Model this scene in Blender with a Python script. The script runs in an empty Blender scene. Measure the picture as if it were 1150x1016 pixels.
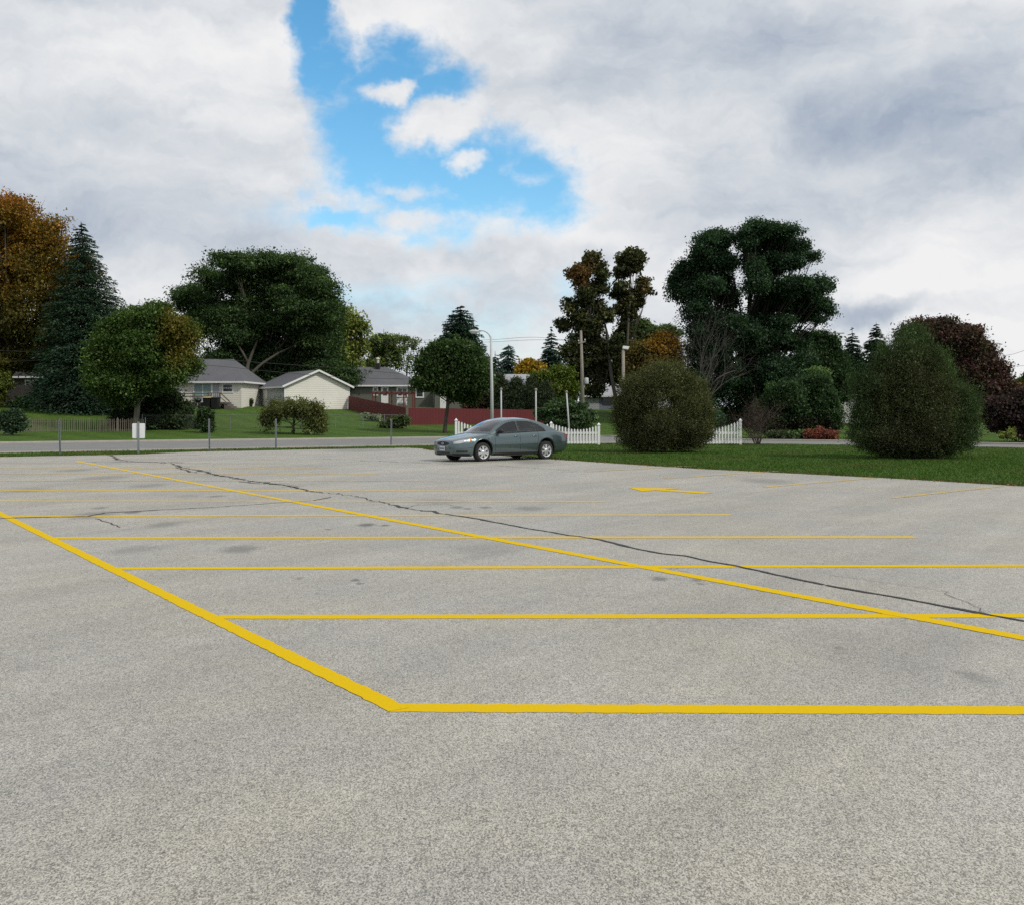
import bpy, math, random
import numpy as np
R = math.radians
F, H, CX, HY = 1200.0, 1.69, 575.0, 462.0      # focal length (px of the 1150 px wide photo), eye height, principal column, horizon row
C = bpy.context.scene.collection
rnd = random.Random(7)

def P(px, py, Y):                               # a point Y metres ahead that is seen at photo pixel (px, py)
    return ((px-CX)*Y/F, Y, H-(py-HY)*Y/F)
def G(px, py):                                  # the point of the flat ground seen at that pixel
    Y = F*(H-.02)/(py-HY)
    return ((px-CX)*Y/F, Y)
SX, SY = -0.51, 0.86                            # s = distance measured square to the road
S_ = [-400, 63, 70, 78, 88, 98, 130, 2500]
Z_ = [0, 0, .12, .38, 1.3, 2.12, 2.2, 2.2]
def tz(x, y): return float(np.interp(SX*x+SY*y, S_, Z_))
def tzv(x, y): return np.interp(SX*x+SY*y, S_, Z_)

# ---------------------------------------------------------------- objects
def root(name, label, cat, loc, rz=0.0, group=None):
    o = bpy.data.objects.new(name, None); C.objects.link(o)
    o.location = loc; o.rotation_euler = (0, 0, rz); o.empty_display_size = .3
    o['label'] = label; o['category'] = cat
    if group: o['group'] = group
    return o
def tag(o, label, cat, group=None):
    o['label'] = label; o['category'] = cat
    if group: o['group'] = group
    return o
def link(name, me, parent=None, mat=None, label=None):
    o = bpy.data.objects.new(name, me); C.objects.link(o)
    if mat: me.materials.append(mat)
    if parent: o.parent = parent
    if label: o['label'] = label
    return o
def sub(name, parent, loc=(0, 0, 0), rz=0.0):
    o = bpy.data.objects.new(name, None); C.objects.link(o); o.parent = parent
    o.location = loc; o.rotation_euler = (0, 0, rz); o.empty_display_size = .1
    return o
def np_mesh(name, v, f, col=None, smooth=False):
    v = np.asarray(v, np.float32); f = np.asarray(f, np.int32); k = f.shape[1]
    me = bpy.data.meshes.new(name)
    me.vertices.add(len(v)); me.vertices.foreach_set('co', v.ravel())
    me.loops.add(f.size); me.loops.foreach_set('vertex_index', f.ravel())
    me.polygons.add(len(f)); me.polygons.foreach_set('loop_start', np.arange(0, f.size, k, dtype=np.int32))
    me.update(calc_edges=True)
    if col is not None:
        a = me.color_attributes.new('leaf_colour', 'FLOAT_COLOR', 'POINT')
        c4 = np.ones((len(v), 4), np.float32); c4[:, :3] = col
        a.data.foreach_set('color', c4.ravel())
    if smooth: me.polygons.foreach_set('use_smooth', np.ones(len(f), bool))
    return me

class MB:
    def __init__(s): s.v = []; s.f = []
    def add(s, v, f):
        b = len(s.v); s.v += [tuple(p) for p in v]; s.f += [tuple(i+b for i in q) for q in f]; return s
    def box(s, x0, x1, y0, y1, z0, z1):
        return s.add([(x0,y0,z0),(x1,y0,z0),(x1,y1,z0),(x0,y1,z0),(x0,y0,z1),(x1,y0,z1),(x1,y1,z1),(x0,y1,z1)],
                     [(3,2,1,0),(4,5,6,7),(0,1,5,4),(1,2,6,5),(2,3,7,6),(3,0,4,7)])
    def bar(s, a, b, w, h):                     # rectangular bar between two points
        a = np.array(a, float); b = np.array(b, float); d = b-a; d /= np.linalg.norm(d)
        up = np.array((0, 0, 1.)) if abs(d[2]) < .95 else np.array((0, 1., 0))
        u = np.cross(d, up); u /= np.linalg.norm(u); n = np.cross(u, d); u *= w/2; n *= h/2
        v = [a-u-n, a+u-n, a+u+n, a-u+n, b-u-n, b+u-n, b+u+n, b-u+n]
        return s.add(v, [(3,2,1,0),(4,5,6,7),(0,1,5,4),(1,2,6,5),(2,3,7,6),(3,0,4,7)])
    def tube(s, pts, rad, n=8, cap=True):
        pts = [np.array(p, float) for p in pts]
        if not hasattr(rad, '__len__'): rad = [rad]*len(pts)
        v = []; f = []; u = None
        for i, p in enumerate(pts):
            d = pts[min(i+1, len(pts)-1)]-pts[max(i-1, 0)]; d = d/(np.linalg.norm(d)+1e-9)
            if u is None:
                u = np.cross(d, (0, 0, 1.) if abs(d[2]) < .9 else (1., 0, 0))
            u = u-d*np.dot(u, d); u /= np.linalg.norm(u)+1e-9; w = np.cross(d, u)
            for k in range(n):
                a = 2*math.pi*k/n; v.append(p+rad[i]*(u*math.cos(a)+w*math.sin(a)))
        for i in range(len(pts)-1):
            for k in range(n):
                f.append((i*n+k, i*n+(k+1) % n, (i+1)*n+(k+1) % n, (i+1)*n+k))
        if cap:
            f.append(tuple(range(n-1, -1, -1))); f.append(tuple((len(pts)-1)*n+k for k in range(n)))
        return s.add(v, f)
    def lathe(s, prof, c=(0, 0, 0), n=20, axis='z'):    # prof: (radius, height)
        v = []; f = []
        for r, h in prof:
            for k in range(n):
                a = 2*math.pi*k/n; x, y = r*math.cos(a), r*math.sin(a)
                q = (x, y, h) if axis == 'z' else (x, h, y)
                v.append((q[0]+c[0], q[1]+c[1], q[2]+c[2]))
        for i in range(len(prof)-1):
            for k in range(n):
                f.append((i*n+k, i*n+(k+1) % n, (i+1)*n+(k+1) % n, (i+1)*n+k))
        return s.add(v, f)
    def poly(s, pts, z):
        return s.add([(p[0], p[1], z) for p in pts], [tuple(range(len(pts)))])
    def prism(s, pts, z0, z1):
        n = len(pts)
        return s.add([(p[0], p[1], z0) for p in pts]+[(p[0], p[1], z1) for p in pts],
                     [tuple(range(n-1, -1, -1)), tuple(range(n, 2*n))]+[(i, (i+1) % n, n+(i+1) % n, n+i) for i in range(n)])
    def ball(s, c, rx, ry, rz, nu=14, nv=9):
        v = []; f = []
        for i in range(nv+1):
            t = math.pi*i/nv
            for k in range(nu):
                a = 2*math.pi*k/nu
                v.append((c[0]+rx*math.sin(t)*math.cos(a), c[1]+ry*math.sin(t)*math.sin(a), c[2]+rz*math.cos(t)))
        for i in range(nv):
            for k in range(nu): f.append((i*nu+k, (i+1)*nu+k, (i+1)*nu+(k+1) % nu, i*nu+(k+1) % nu))
        return s.add(v, f)
    def build(s, name, mat, parent=None, smooth=False, off=None, bevel=0, label=None):
        v = s.v if off is None else [(a-off[0], b-off[1], c-off[2]) for a, b, c in s.v]
        me = bpy.data.meshes.new(name); me.from_pydata([tuple(map(float, p)) for p in v], [], s.f); me.update()
        if smooth:
            me.polygons.foreach_set('use_smooth', np.ones(len(me.polygons), bool))
        o = link(name, me, parent, mat, label)
        if bevel:
            m = o.modifiers.new('bevel', 'BEVEL'); m.width = bevel; m.segments = 2; m.limit_method = 'ANGLE'
        return o

# ---------------------------------------------------------------- materials
class NT:
    def __init__(s, tree): s.t = tree; s.n = tree.nodes; s.l = tree.links
    def node(s, typ, **kw):
        nd = s.n.new(typ)
        for k, v in kw.items(): setattr(nd, k, v)
        return nd
    def put(s, sock, val):
        if hasattr(val, 'is_output'): s.l.new(val, sock)
        elif hasattr(sock.default_value, '__len__') and not hasattr(val, '__len__'): sock.default_value = (val,)*len(sock.default_value)
        elif hasattr(sock.default_value, '__len__') and len(sock.default_value) == 4 and len(val) == 3: sock.default_value = (*val, 1)
        else: sock.default_value = val
    def m(s, op, a, b=0.0, c=0.0, clamp=False):
        nd = s.node('ShaderNodeMath', operation=op, use_clamp=clamp)
        for i, x in enumerate((a, b, c)): s.put(nd.inputs[i], x)
        return nd.outputs[0]
    def vm(s, op, a, b=(0, 0, 0)):
        nd = s.node('ShaderNodeVectorMath', operation=op); s.put(nd.inputs[0], a); s.put(nd.inputs[1], b)
        return nd.outputs['Value'] if op in ('LENGTH', 'DOT_PRODUCT', 'DISTANCE') else nd.outputs[0]
    def mix(s, fac, a, b, blend='MIX'):
        nd = s.node('ShaderNodeMix', data_type='RGBA', blend_type=blend)
        s.put(nd.inputs[0], fac); s.put(nd.inputs[6], a); s.put(nd.inputs[7], b); return nd.outputs[2]
    def noise(s, vec, scale, detail=4, rough=.55, out='Fac'):
        nd = s.node('ShaderNodeTexNoise'); nd.inputs['Scale'].default_value = scale
        nd.inputs['Detail'].default_value = detail; nd.inputs['Roughness'].default_value = rough
        s.l.new(vec, nd.inputs['Vector']); return nd.outputs[out]
    def ss(s, x, lo, hi):
        nd = s.node('ShaderNodeMapRange', interpolation_type='SMOOTHSTEP'); s.put(nd.inputs[0], x)
        s.put(nd.inputs[1], lo); s.put(nd.inputs[2], hi); return nd.outputs[0]
    def scale(s, v, k):
        nd = s.node('ShaderNodeVectorMath', operation='MULTIPLY'); s.put(nd.inputs[0], v); nd.inputs[1].default_value = k; return nd.outputs[0]

def new_mat(name):
    m = bpy.data.materials.new(name); m.use_nodes = True; nt = NT(m.node_tree)
    b = m.node_tree.nodes['Principled BSDF']
    return m, nt, b
def pos(nt): return nt.node('ShaderNodeNewGeometry').outputs['Position']
def objc(nt): return nt.node('ShaderNodeTexCoord').outputs['Object']
def simple(name, col, rough=.6, var=.18, scale=6, metal=0, bump=0, spec=.4, coat=0, bscale=None):
    m, nt, b = new_mat(name); o = objc(nt)
    n = nt.noise(o, scale, 5)
    k = nt.m('MULTIPLY_ADD', n, 2*var, 1-var)
    c = nt.mix(1, col, k, 'MULTIPLY'); nt.put(b.inputs['Base Color'], c)
    b.inputs['Roughness'].default_value = rough; b.inputs['Metallic'].default_value = metal
    b.inputs['Specular IOR Level'].default_value = spec; b.inputs['Coat Weight'].default_value = coat
    if bump:
        bp = nt.node('ShaderNodeBump'); bp.inputs['Strength'].default_value = bump; bp.inputs['Distance'].default_value = .02
        nt.put(bp.inputs['Height'], nt.noise(o, bscale or scale*4, 4)); nt.l.new(bp.outputs[0], b.inputs['Normal'])
    return m
def siding(name, col, pitch=.2, axis=2, depth=.012, rough=.6, var=.07, dirt=.25):
    m, nt, b = new_mat(name); o = objc(nt)
    sp = nt.node('ShaderNodeSeparateXYZ'); nt.l.new(o, sp.inputs[0])
    fr = nt.m('FRACT', nt.m('DIVIDE', sp.outputs[axis], pitch))
    n1 = nt.noise(o, .7, 5); n2 = nt.noise(nt.scale(o, (1, 1, 12) if axis == 2 else (12, 1, .6)), 1.2, 4)
    k = nt.m('ADD', nt.m('MULTIPLY_ADD', n1, dirt, 1-dirt*.5), nt.m('MULTIPLY_ADD', n2, 2*var, -var))
    edge = nt.m('MULTIPLY_ADD', nt.ss(fr, .0, .09), .35, .65)
    c = nt.mix(1, col, nt.m('MULTIPLY', k, edge), 'MULTIPLY'); nt.put(b.inputs['Base Color'], c)
    b.inputs['Roughness'].default_value = rough; b.inputs['Specular IOR Level'].default_value = .3
    bp = nt.node('ShaderNodeBump'); bp.inputs['Distance'].default_value = depth; bp.inputs['Strength'].default_value = .8
    nt.put(bp.inputs['Height'], nt.m('SUBTRACT', 1.0, fr) if axis == 2 else nt.ss(fr, 0, .12)); nt.l.new(bp.outputs[0], b.inputs['Normal'])
    return m
def shingle(name, col):
    m, nt, b = new_mat(name); o = objc(nt)
    n1 = nt.noise(nt.scale(o, (1, 1, 1)), .8, 5); n2 = nt.noise(nt.scale(o, (3, 3, 8)), 2.2, 3)
    k = nt.m('ADD', nt.m('MULTIPLY_ADD', n1, .4, .6), nt.m('MULTIPLY', n2, .4))
    nt.put(b.inputs['Base Color'], nt.mix(1, col, k, 'MULTIPLY')); b.inputs['Roughness'].default_value = .85
    sp = nt.node('ShaderNodeSeparateXYZ'); nt.l.new(o, sp.inputs[0])
    bp = nt.node('ShaderNodeBump'); bp.inputs['Distance'].default_value = .02; bp.inputs['Strength'].default_value = .5
    nt.put(bp.inputs['Height'], nt.m('FRACT', nt.m('MULTIPLY', sp.outputs[2], 9.0))); nt.l.new(bp.outputs[0], b.inputs['Normal'])
    return m
def leaf_mat():
    m, nt, b = new_mat('leaf'); at = nt.node('ShaderNodeAttribute'); at.attribute_name = 'leaf_colour'
    col = at.outputs['Color']
    df = nt.node('ShaderNodeBsdfDiffuse'); nt.l.new(col, df.inputs[0])
    tr = nt.node('ShaderNodeBsdfTranslucent'); nt.put(tr.inputs[0], nt.mix(1, col, (1.0, 1.25, .5, 1), 'MULTIPLY'))
    gl = nt.node('ShaderNodeBsdfGlossy'); gl.inputs['Roughness'].default_value = .5; gl.inputs[0].default_value = (.6, .65, .6, 1)
    m1 = nt.node('ShaderNodeMixShader'); m1.inputs[0].default_value = .30; nt.l.new(df.outputs[0], m1.inputs[1]); nt.l.new(tr.outputs[0], m1.inputs[2])
    m2 = nt.node('ShaderNodeMixShader'); m2.inputs[0].default_value = .018; nt.l.new(m1.outputs[0], m2.inputs[1]); nt.l.new(gl.outputs[0], m2.inputs[2])
    nt.l.new(m2.outputs[0], nt.n['Material Output'].inputs[0]); nt.n.remove(b)
    return m
def glass_mat(name, tint, refl=1.0, rough=.02):
    m, nt, b = new_mat(name)
    fr = nt.node('ShaderNodeFresnel'); fr.inputs[0].default_value = 1.5
    t = nt.node('ShaderNodeBsdfTransparent'); t.inputs[0].default_value = (*tint, 1)
    g = nt.node('ShaderNodeBsdfGlossy'); g.inputs['Roughness'].default_value = rough
    mx = nt.node('ShaderNodeMixShader'); nt.put(mx.inputs[0], nt.m('MULTIPLY', fr.outputs[0], refl, clamp=True))
    nt.l.new(t.outputs[0], mx.inputs[1]); nt.l.new(g.outputs[0], mx.inputs[2])
    nt.l.new(mx.outputs[0], nt.n['Material Output'].inputs[0]); nt.n.remove(b)
    return m

# --- the pavement of the lot: aggregate, blotches, stains
def lot_colour(nt, p0):
    p = nt.scale(p0, (1, .55, 1))
    g1 = nt.noise(p, 330, 2, .7); g2 = nt.noise(p, 140, 3, .75); g3 = nt.noise(p, 18, 3, .6)
    v = nt.node('ShaderNodeTexVoronoi'); v.inputs['Scale'].default_value = 210; nt.l.new(p, v.inputs['Vector'])
    vs = nt.node('ShaderNodeSeparateXYZ'); nt.l.new(v.outputs['Color'], vs.inputs[0])
    g = nt.m('ADD', nt.m('MULTIPLY', g1, .34), nt.m('ADD', nt.m('MULTIPLY', g2, .30), nt.m('MULTIPLY', vs.outputs[0], .36)))
    g = nt.m('ADD', nt.ss(g, .22, .78), nt.m('MULTIPLY_ADD', g3, .3, -.15))
    fine_p = p; p = p0
    big = nt.noise(p, .22, 5, .6); mid = nt.noise(nt.scale(p, (1, 1, 1)), 1.1, 5, .65)
    warm = nt.noise(p, .5, 3)
    base = nt.mix(g, (.100, .093, .077), (.545, .512, .434))
    blue = nt.mix(g, (.098, .095, .085), (.522, .502, .446))
    c = nt.mix(nt.ss(warm, .35, .65), base, blue)
    k = nt.m('MULTIPLY', nt.m('MULTIPLY_ADD', big, .42, .77), nt.m('MULTIPLY_ADD', mid, .34, .83))
    rt = nt.node('ShaderNodeVectorRotate', rotation_type='Z_AXIS'); nt.l.new(p, rt.inputs['Vector']); rt.inputs['Angle'].default_value = R(34)
    lane = nt.noise(nt.scale(rt.outputs[0], (.75, .07, 1)), 1.0, 4, .6); scuff = nt.noise(nt.scale(rt.outputs[0], (3.2, .35, 1)), 1.0, 3, .6)
    k = nt.m('MULTIPLY', k, nt.m('MULTIPLY', nt.m('MULTIPLY_ADD', nt.ss(lane, .3, .7), .16, .92), nt.m('MULTIPLY_ADD', nt.ss(scuff, .35, .7), .07, .965)))
    c = nt.mix(1, c, k, 'MULTIPLY')
    blot = nt.m('MULTIPLY', nt.ss(nt.noise(p, 1.9, 3, .5), .69, .80), .38)           # faded drips and wet spots
    c = nt.mix(blot, c, (.12, .115, .10))
    pit = nt.m('MULTIPLY', nt.ss(nt.noise(fine_p, 42, 2, .5), .31, .25), .75)      # open pits
    c = nt.mix(pit, c, (.045, .043, .04))
    lightstone = nt.m('MULTIPLY', nt.ss(vs.outputs[1], .93, .97), .5)
    c = nt.mix(lightstone, c, (.66, .63, .55))
    return c
STAINS = [(83,528,.55,.5),(117,536,.7,.45),(167,545,.45,.5),(209,557,.35,.3),(243,557,.2,.6),(104,578,.42,.6),(149,575,.16,.9),(112,570,.14,.7),
          (183,589,.30,.5),(412,589,.16,1),(432,589.6,.09,.9),(513,569.5,.14,.8),(525,571,.1,.8),(545,569.5,.13,.8),(596,571,.3,.55),(271,616,.26,.6),(150,617,.3,.35),
          (399,651,.06,.9),(404,655,.04,.8),(336,649,.06,.6),(369,594,.06,.8),(740,649.5,.1,.8),(782,651,.06,.7),(786,655,.05,.7),(942,727,.06,.6),(1095,760,.13,.5),
          (985,735,.6,.20),(1045,716,.45,.16),(860,540,.7,.4),(410,505,2.0,.45),(600,519,.8,.5),(30,550,.5,.4),(490,563,.5,.35),(545,616,.5,.25)]
def lot_mat():
    m, nt, b = new_mat('weathered_asphalt'); p = objc(nt); c = lot_colour(nt, p)
    warp = nt.noise(p, 2.3, 4, .65, 'Color'); pw = nt.vm('ADD', p, nt.scale(nt.vm('SUBTRACT', warp, (.5, .5, .5)), (.5, .5, 0)))
    warp2 = nt.noise(p, 9, 3, .65, 'Color'); pw2 = nt.vm('ADD', p, nt.scale(nt.vm('SUBTRACT', warp2, (.5, .5, .5)), (.16, .16, 0)))
    acc = None
    for (px, py, r, k) in STAINS:
        x, y = G(px, py)
        d = nt.vm('LENGTH', nt.scale(nt.vm('SUBTRACT', pw if r > .2 else pw2, (x, y, .02)), (.9/r, .5/r, 0)))
        a = nt.m('MULTIPLY', nt.ss(d, 1.1, .25), k)
        acc = a if acc is None else nt.m('MAXIMUM', acc, a)
    c = nt.mix(nt.m('MULTIPLY', acc, .88), c, (.07, .067, .06))
    # fine hairline cracking
    v = nt.node('ShaderNodeTexVoronoi', feature='DISTANCE_TO_EDGE'); v.inputs['Scale'].default_value = .33
    nt.l.new(nt.vm('ADD', p, nt.scale(nt.noise(p, .9, 6, .7, 'Color'), (1.6, 1.6, 0))), v.inputs['Vector'])
    gate = nt.ss(nt.noise(p, .12, 2), .52, .62)
    ck = nt.m('MULTIPLY', nt.m('MULTIPLY', nt.ss(v.outputs['Distance'], .0045, .001), gate), .5)
    c = nt.mix(ck, c, (.08, .075, .065))
    nt.put(b.inputs['Base Color'], c); b.inputs['Roughness'].default_value = .62; b.inputs['Specular IOR Level'].default_value = .65
    bp = nt.node('ShaderNodeBump'); bp.inputs['Strength'].default_value = .45; bp.inputs['Distance'].default_value = .006
    nt.put(bp.inputs['Height'], nt.noise(p, 80, 3, .6)); nt.l.new(bp.outputs[0], b.inputs['Normal'])
    return m
def paint_mat(name, wear, col=(.63, .42, .002), pale=0.0):
    m, nt, b = new_mat(name); p = objc(nt)
    under = lot_colour(nt, p)
    n = nt.m('ADD', nt.m('MULTIPLY', nt.noise(p, 60, 3, .7), .6), nt.m('MULTIPLY', nt.noise(p, 1.7, 4, .7), .4))
    yel = nt.mix(nt.m('MULTIPLY_ADD', nt.noise(p, 3, 5), .12, pale), col, (.66, .45, .05))
    yel = nt.mix(1, yel, nt.m('MULTIPLY_ADD', nt.noise(p, 90, 2), .35, .82), 'MULTIPLY')
    fac = nt.ss(n, wear-.07, wear+.07)
    nt.put(b.inputs['Base Color'], nt.mix(fac, under, yel)); b.inputs['Roughness'].default_value = .95; b.inputs['Specular IOR Level'].default_value = .08
    bp = nt.node('ShaderNodeBump'); bp.inputs['Strength'].default_value = .4; bp.inputs['Distance'].default_value = .004
    nt.put(bp.inputs['Height'], nt.noise(p, 80, 3, .6)); nt.l.new(bp.outputs[0], b.inputs['Normal'])
    return m
def lawn_mat():
    m, nt, b = new_mat('lawn'); p = objc(nt)
    a = nt.noise(p, 3.5, 6, .7); d = nt.noise(p, .16, 4, .6); e = nt.noise(p, 22, 4, .7)
    c = nt.mix(nt.ss(a, .3, .7), (.042, .084, .014), (.078, .138, .023))
    c = nt.mix(nt.m('MULTIPLY', nt.ss(d, .45, .7), .45), c, (.068, .105, .017))
    c = nt.mix(1, c, nt.m('MULTIPLY_ADD', e, .9, .55), 'MULTIPLY')
    # mowing bands running along the far edge of the lot
    sp = nt.node('ShaderNodeSeparateXYZ'); nt.l.new(p, sp.inputs[0])
    t = nt.m('ADD', nt.m('MULTIPLY', sp.outputs[0], .79), nt.m('MULTIPLY', sp.outputs[1], .61))
    band = nt.m('SINE', nt.m('ADD', nt.m('MULTIPLY', t, 2.4), nt.m('MULTIPLY', nt.noise(p, .6, 3), 3.0)))
    c = nt.mix(1, c, nt.m('MULTIPLY_ADD', band, .09, .98), 'MULTIPLY')
    nt.put(b.inputs['Base Color'], c); b.inputs['Roughness'].default_value = .9; b.inputs['Specular IOR Level'].default_value = .1
    bp = nt.node('ShaderNodeBump'); bp.inputs['Strength'].default_value = .9; bp.inputs['Distance'].default_value = .05
    nt.put(bp.inputs['Height'], nt.noise(p, 25, 4, .7)); nt.l.new(bp.outputs[0], b.inputs['Normal'])
    return m

M = {}
M['leaf'] = leaf_mat()
M['lot'] = lot_mat(); M['lawn'] = lawn_mat()
M['yellow'] = paint_mat('yellow_paint', .335); M['yellow_worn'] = paint_mat('worn_yellow_paint', .44, pale=.35); M['yellow_faint'] = paint_mat('faint_yellow_paint', .52, pale=.3)
M['seal'] = simple('crack_sealant', (.026, .025, .024), .7, .4, 8)
M['road'] = simple('road_asphalt', (.185, .183, .178), .9, .25, .8, bump=.3, bscale=60)
M['kerb'] = simple('kerb_concrete', (.36, .34, .29), .9, .25, 2.0, bump=.2)
M['bark'] = simple('bark', (.075, .062, .05), .95, .45, 5, bump=.8, bscale=14)
M['bark_pale'] = simple('pale_bark', (.17, .155, .13), .95, .4, 4, bump=.7, bscale=14)
M['bark_dark'] = simple('dark_bark', (.028, .025, .02), .95, .4, 4, bump=.6, bscale=14)
M['bark_mid'] = simple('mid_bark', (.075,.068,.055), .95, .4, 4, bump=.7, bscale=14); M['wire_grey'] = simple('dull_wire', (.10,.11,.10), .6, .2, 4)
M['bark_grey'] = simple('grey_dead_wood', (.095, .085, .077), .95, .3, 5)
M['twig'] = simple('purple_twig', (.085, .062, .058), .95, .3, 5)
M['white'] = simple('white_vinyl', (.80, .80, .80), .45, .05, 3)
M['white_trim'] = simple('white_trim', (.72, .72, .71), .5, .08, 3)
M['cream'] = siding('cream_siding', (.68, .655, .585)); M['cream_pale'] = siding('pale_siding', (.70, .685, .62)); M['grey_and_shade_siding'] = siding('grey_and_shade_siding', (.36, .38, .40))  # the grey one also paints the shade on the garage's side wall
M['sage'] = siding('sage_siding', (.12, .125, .105)); M['brown_siding'] = siding('brown_siding', (.05, .036, .03)); M['blue_siding'] = siding('blue_grey_siding', (.19, .20, .26))
M['white_siding'] = siding('white_siding', (.62, .62, .60))
M['shingle'] = shingle('charcoal_shingles', (.105, .107, .118)); M['shingle_dark'] = shingle('dark_shingles', (.014, .014, .015)); M['shingle_pale'] = shingle('pale_grey_shingles', (.33, .34, .36))
M['concrete'] = simple('concrete', (.38, .37, .34), .9, .2, 2)
M['steel'] = simple('galvanised_steel', (.27, .29, .31), .45, .2, 8, metal=.55)
M['lamp_grey'] = simple('pale_grey_metal', (.46, .47, .47), .5, .12, 3)
M['pole_wood'] = simple('weathered_pole_wood', (.24, .215, .18), .9, .3, 3, bump=.4)
M['old_wood'] = siding('weathered_boards', (.17, .145, .12), .14, 0, .01, .9, .22, .5)
M['deck_wood'] = simple('deck_wood', (.13, .115, .10), .85, .3, 3)
M['red_fence'] = siding('red_painted_boards', (.125, .024, .027), .14, 0, .006, .75, .12, .35)
M['red_wood'] = simple('red_brown_wood', (.13, .042, .035), .8, .2, 3)
M['black_plastic'] = simple('black_plastic', (.012, .012, .013), .5, .2, 4)
M['bin_lid'] = simple('tan_lid', (.42, .31, .12), .6, .15, 4)
M['pane_dark'] = simple('dark_pane', (.018, .022, .025), .08, .3, 1, spec=.6)
M['pane_teal'] = simple('curtained_pane', (.26, .36, .35), .15, .15, 2, spec=.6)
M['wire'] = simple('cable', (.03, .03, .032), .6, .1, 3)
M['lattice'] = simple('grey_lattice', (.22, .22, .21), .85, .2, 4)
M['tin'] = simple('tin_flue', (.62, .60, .50), .4, .15, 6, metal=.3)
M['bulb'] = simple('lamp_lens', (.6, .6, .58), .25, .1, 4)
# ================================================================ SETTING
def struct(o, label=None):
    o['kind'] = 'structure'
    if label: o['label'] = label
    return o
# ground: one sheet, gridded along s (square to the road) so that it follows tz exactly
L_ = math.hypot(SX, SY); nx, ny = SX/L_, SY/L_; tx, ty = ny, -nx
ss_ = sorted(set(S_+[-150, -60, -20, 0, 20, 40, 66, 74, 83, 93, 110, 300, 800])); tt_ = [-2500, -600, -200, -100, -60, -30, 0, 30, 60, 100, 200, 600, 2500]
gv = []; gf = []
for s in ss_:
    for t in tt_:
        d = s/L_; x, y = nx*d+tx*t, ny*d+ty*t; gv.append((x, y, tz(x, y)))
for i in range(len(ss_)-1):
    for j in range(len(tt_)-1):
        a = i*len(tt_)+j; gf.append((a, a+1, a+len(tt_)+1, a+len(tt_)))
gm = bpy.data.meshes.new('ground'); gm.from_pydata(gv, [], gf)
struct(link('ground', gm, None, M['lawn']), 'mown green lawn rising gently towards the houses')

LOT_EDGE = [(-60,10.6),(-18.8,39.3),(-14.6,41.7),(-13.2,44.3),(-7.35,47.7),(-4.9,49.0),(-4.1,48.3),(-3.55,46.2),(-1.2,41.6),(1.98,36.5),(5.35,31.3),(9.57,26.7),(11.45,23.9),(20,12),(30,-5)]
def smooth_line(pts, step=.35, amp=.0, seed=1):
    r = random.Random(seed); out = []; off = 0
    for a, b in zip(pts, pts[1:]):
        n = max(1, int(math.hypot(b[0]-a[0], b[1]-a[1])/step))
        for k in range(n):
            off = off*.8+r.uniform(-amp, amp); t = k/n
            out.append((a[0]+(b[0]-a[0])*t-off*.5, a[1]+(b[1]-a[1])*t+off))
    out.append(pts[-1]); return out
edge_w = smooth_line(LOT_EDGE, .3, .05, 3)
LOT_POLY = edge_w+[(30,-30),(-60,-30)]
lot = struct(MB().prism(LOT_POLY[::-1], -.06, .02).build('parking_lot', M['lot']), 'pale weathered asphalt parking lot with yellow stall lines')
ROAD_NEAR = [(-90,2.6),(-60,20.4),(-20.9,43.6),(-4.2,53.5),(2,56.4),(6,57.2),(9,57.0),(12,55.8),(18,53.2),(24,49.4),(34,42.5),(70,18)]
ROAD_FAR = [(-90,21.9),(-70,32.6),(-24.8,56.7),(-1.4,69.2),(3,71.2),(6.5,70.6),(9.5,66.5),(11.5,63),(14,60.9),(19,58.9),(24.4,54.6),(34,48.3),(74,23)]
road = struct(MB().prism((ROAD_NEAR+ROAD_FAR[::-1])[::-1], -.06, .015).build('road', M['road']), 'grey asphalt side road beyond the parking lot')
def ribbon(pts, w, z0, z1):
    mb = MB(); n = len(pts); l = []; r = []
    for i in range(n):
        a = np.array(pts[max(i-1, 0)]); b = np.array(pts[min(i+1, n-1)]); d = b-a; d = d/(np.linalg.norm(d)+1e-9)
        q = np.array((-d[1], d[0])); p = np.array(pts[i]); ww = w[i] if hasattr(w, '__len__') else w
        l.append(p+q*ww/2); r.append(p-q*ww/2)
    v = [(p[0], p[1], z0) for p in l]+[(p[0], p[1], z0) for p in r]+[(p[0], p[1], z1) for p in l]+[(p[0], p[1], z1) for p in r]
    f = []
    for i in range(n-1):
        f += [(2*n+i, 3*n+i, 3*n+i+1, 2*n+i+1), (i, 2*n+i, 2*n+i+1, i+1), (n+i, n+i+1, 3*n+i+1, 3*n+i)]
    f += [(0, n, 3*n, 2*n), (n-1, 3*n-1, 4*n-1, 2*n-1)][:1]
    return mb.add(v, f)
k_ = [(x-.3*nx*0, y+.25) for x, y in ROAD_FAR]
struct(ribbon(k_, .55, -.05, .10).build('kerb', M['kerb']), 'pale concrete kerb along the far side of the road')
k2_ = [(x, y-.15) for x, y in ROAD_NEAR]
struct(ribbon(k2_, .4, -.05, .05).build('kerb', M['kerb']), 'pale concrete kerb along the near side of the road')

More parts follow.
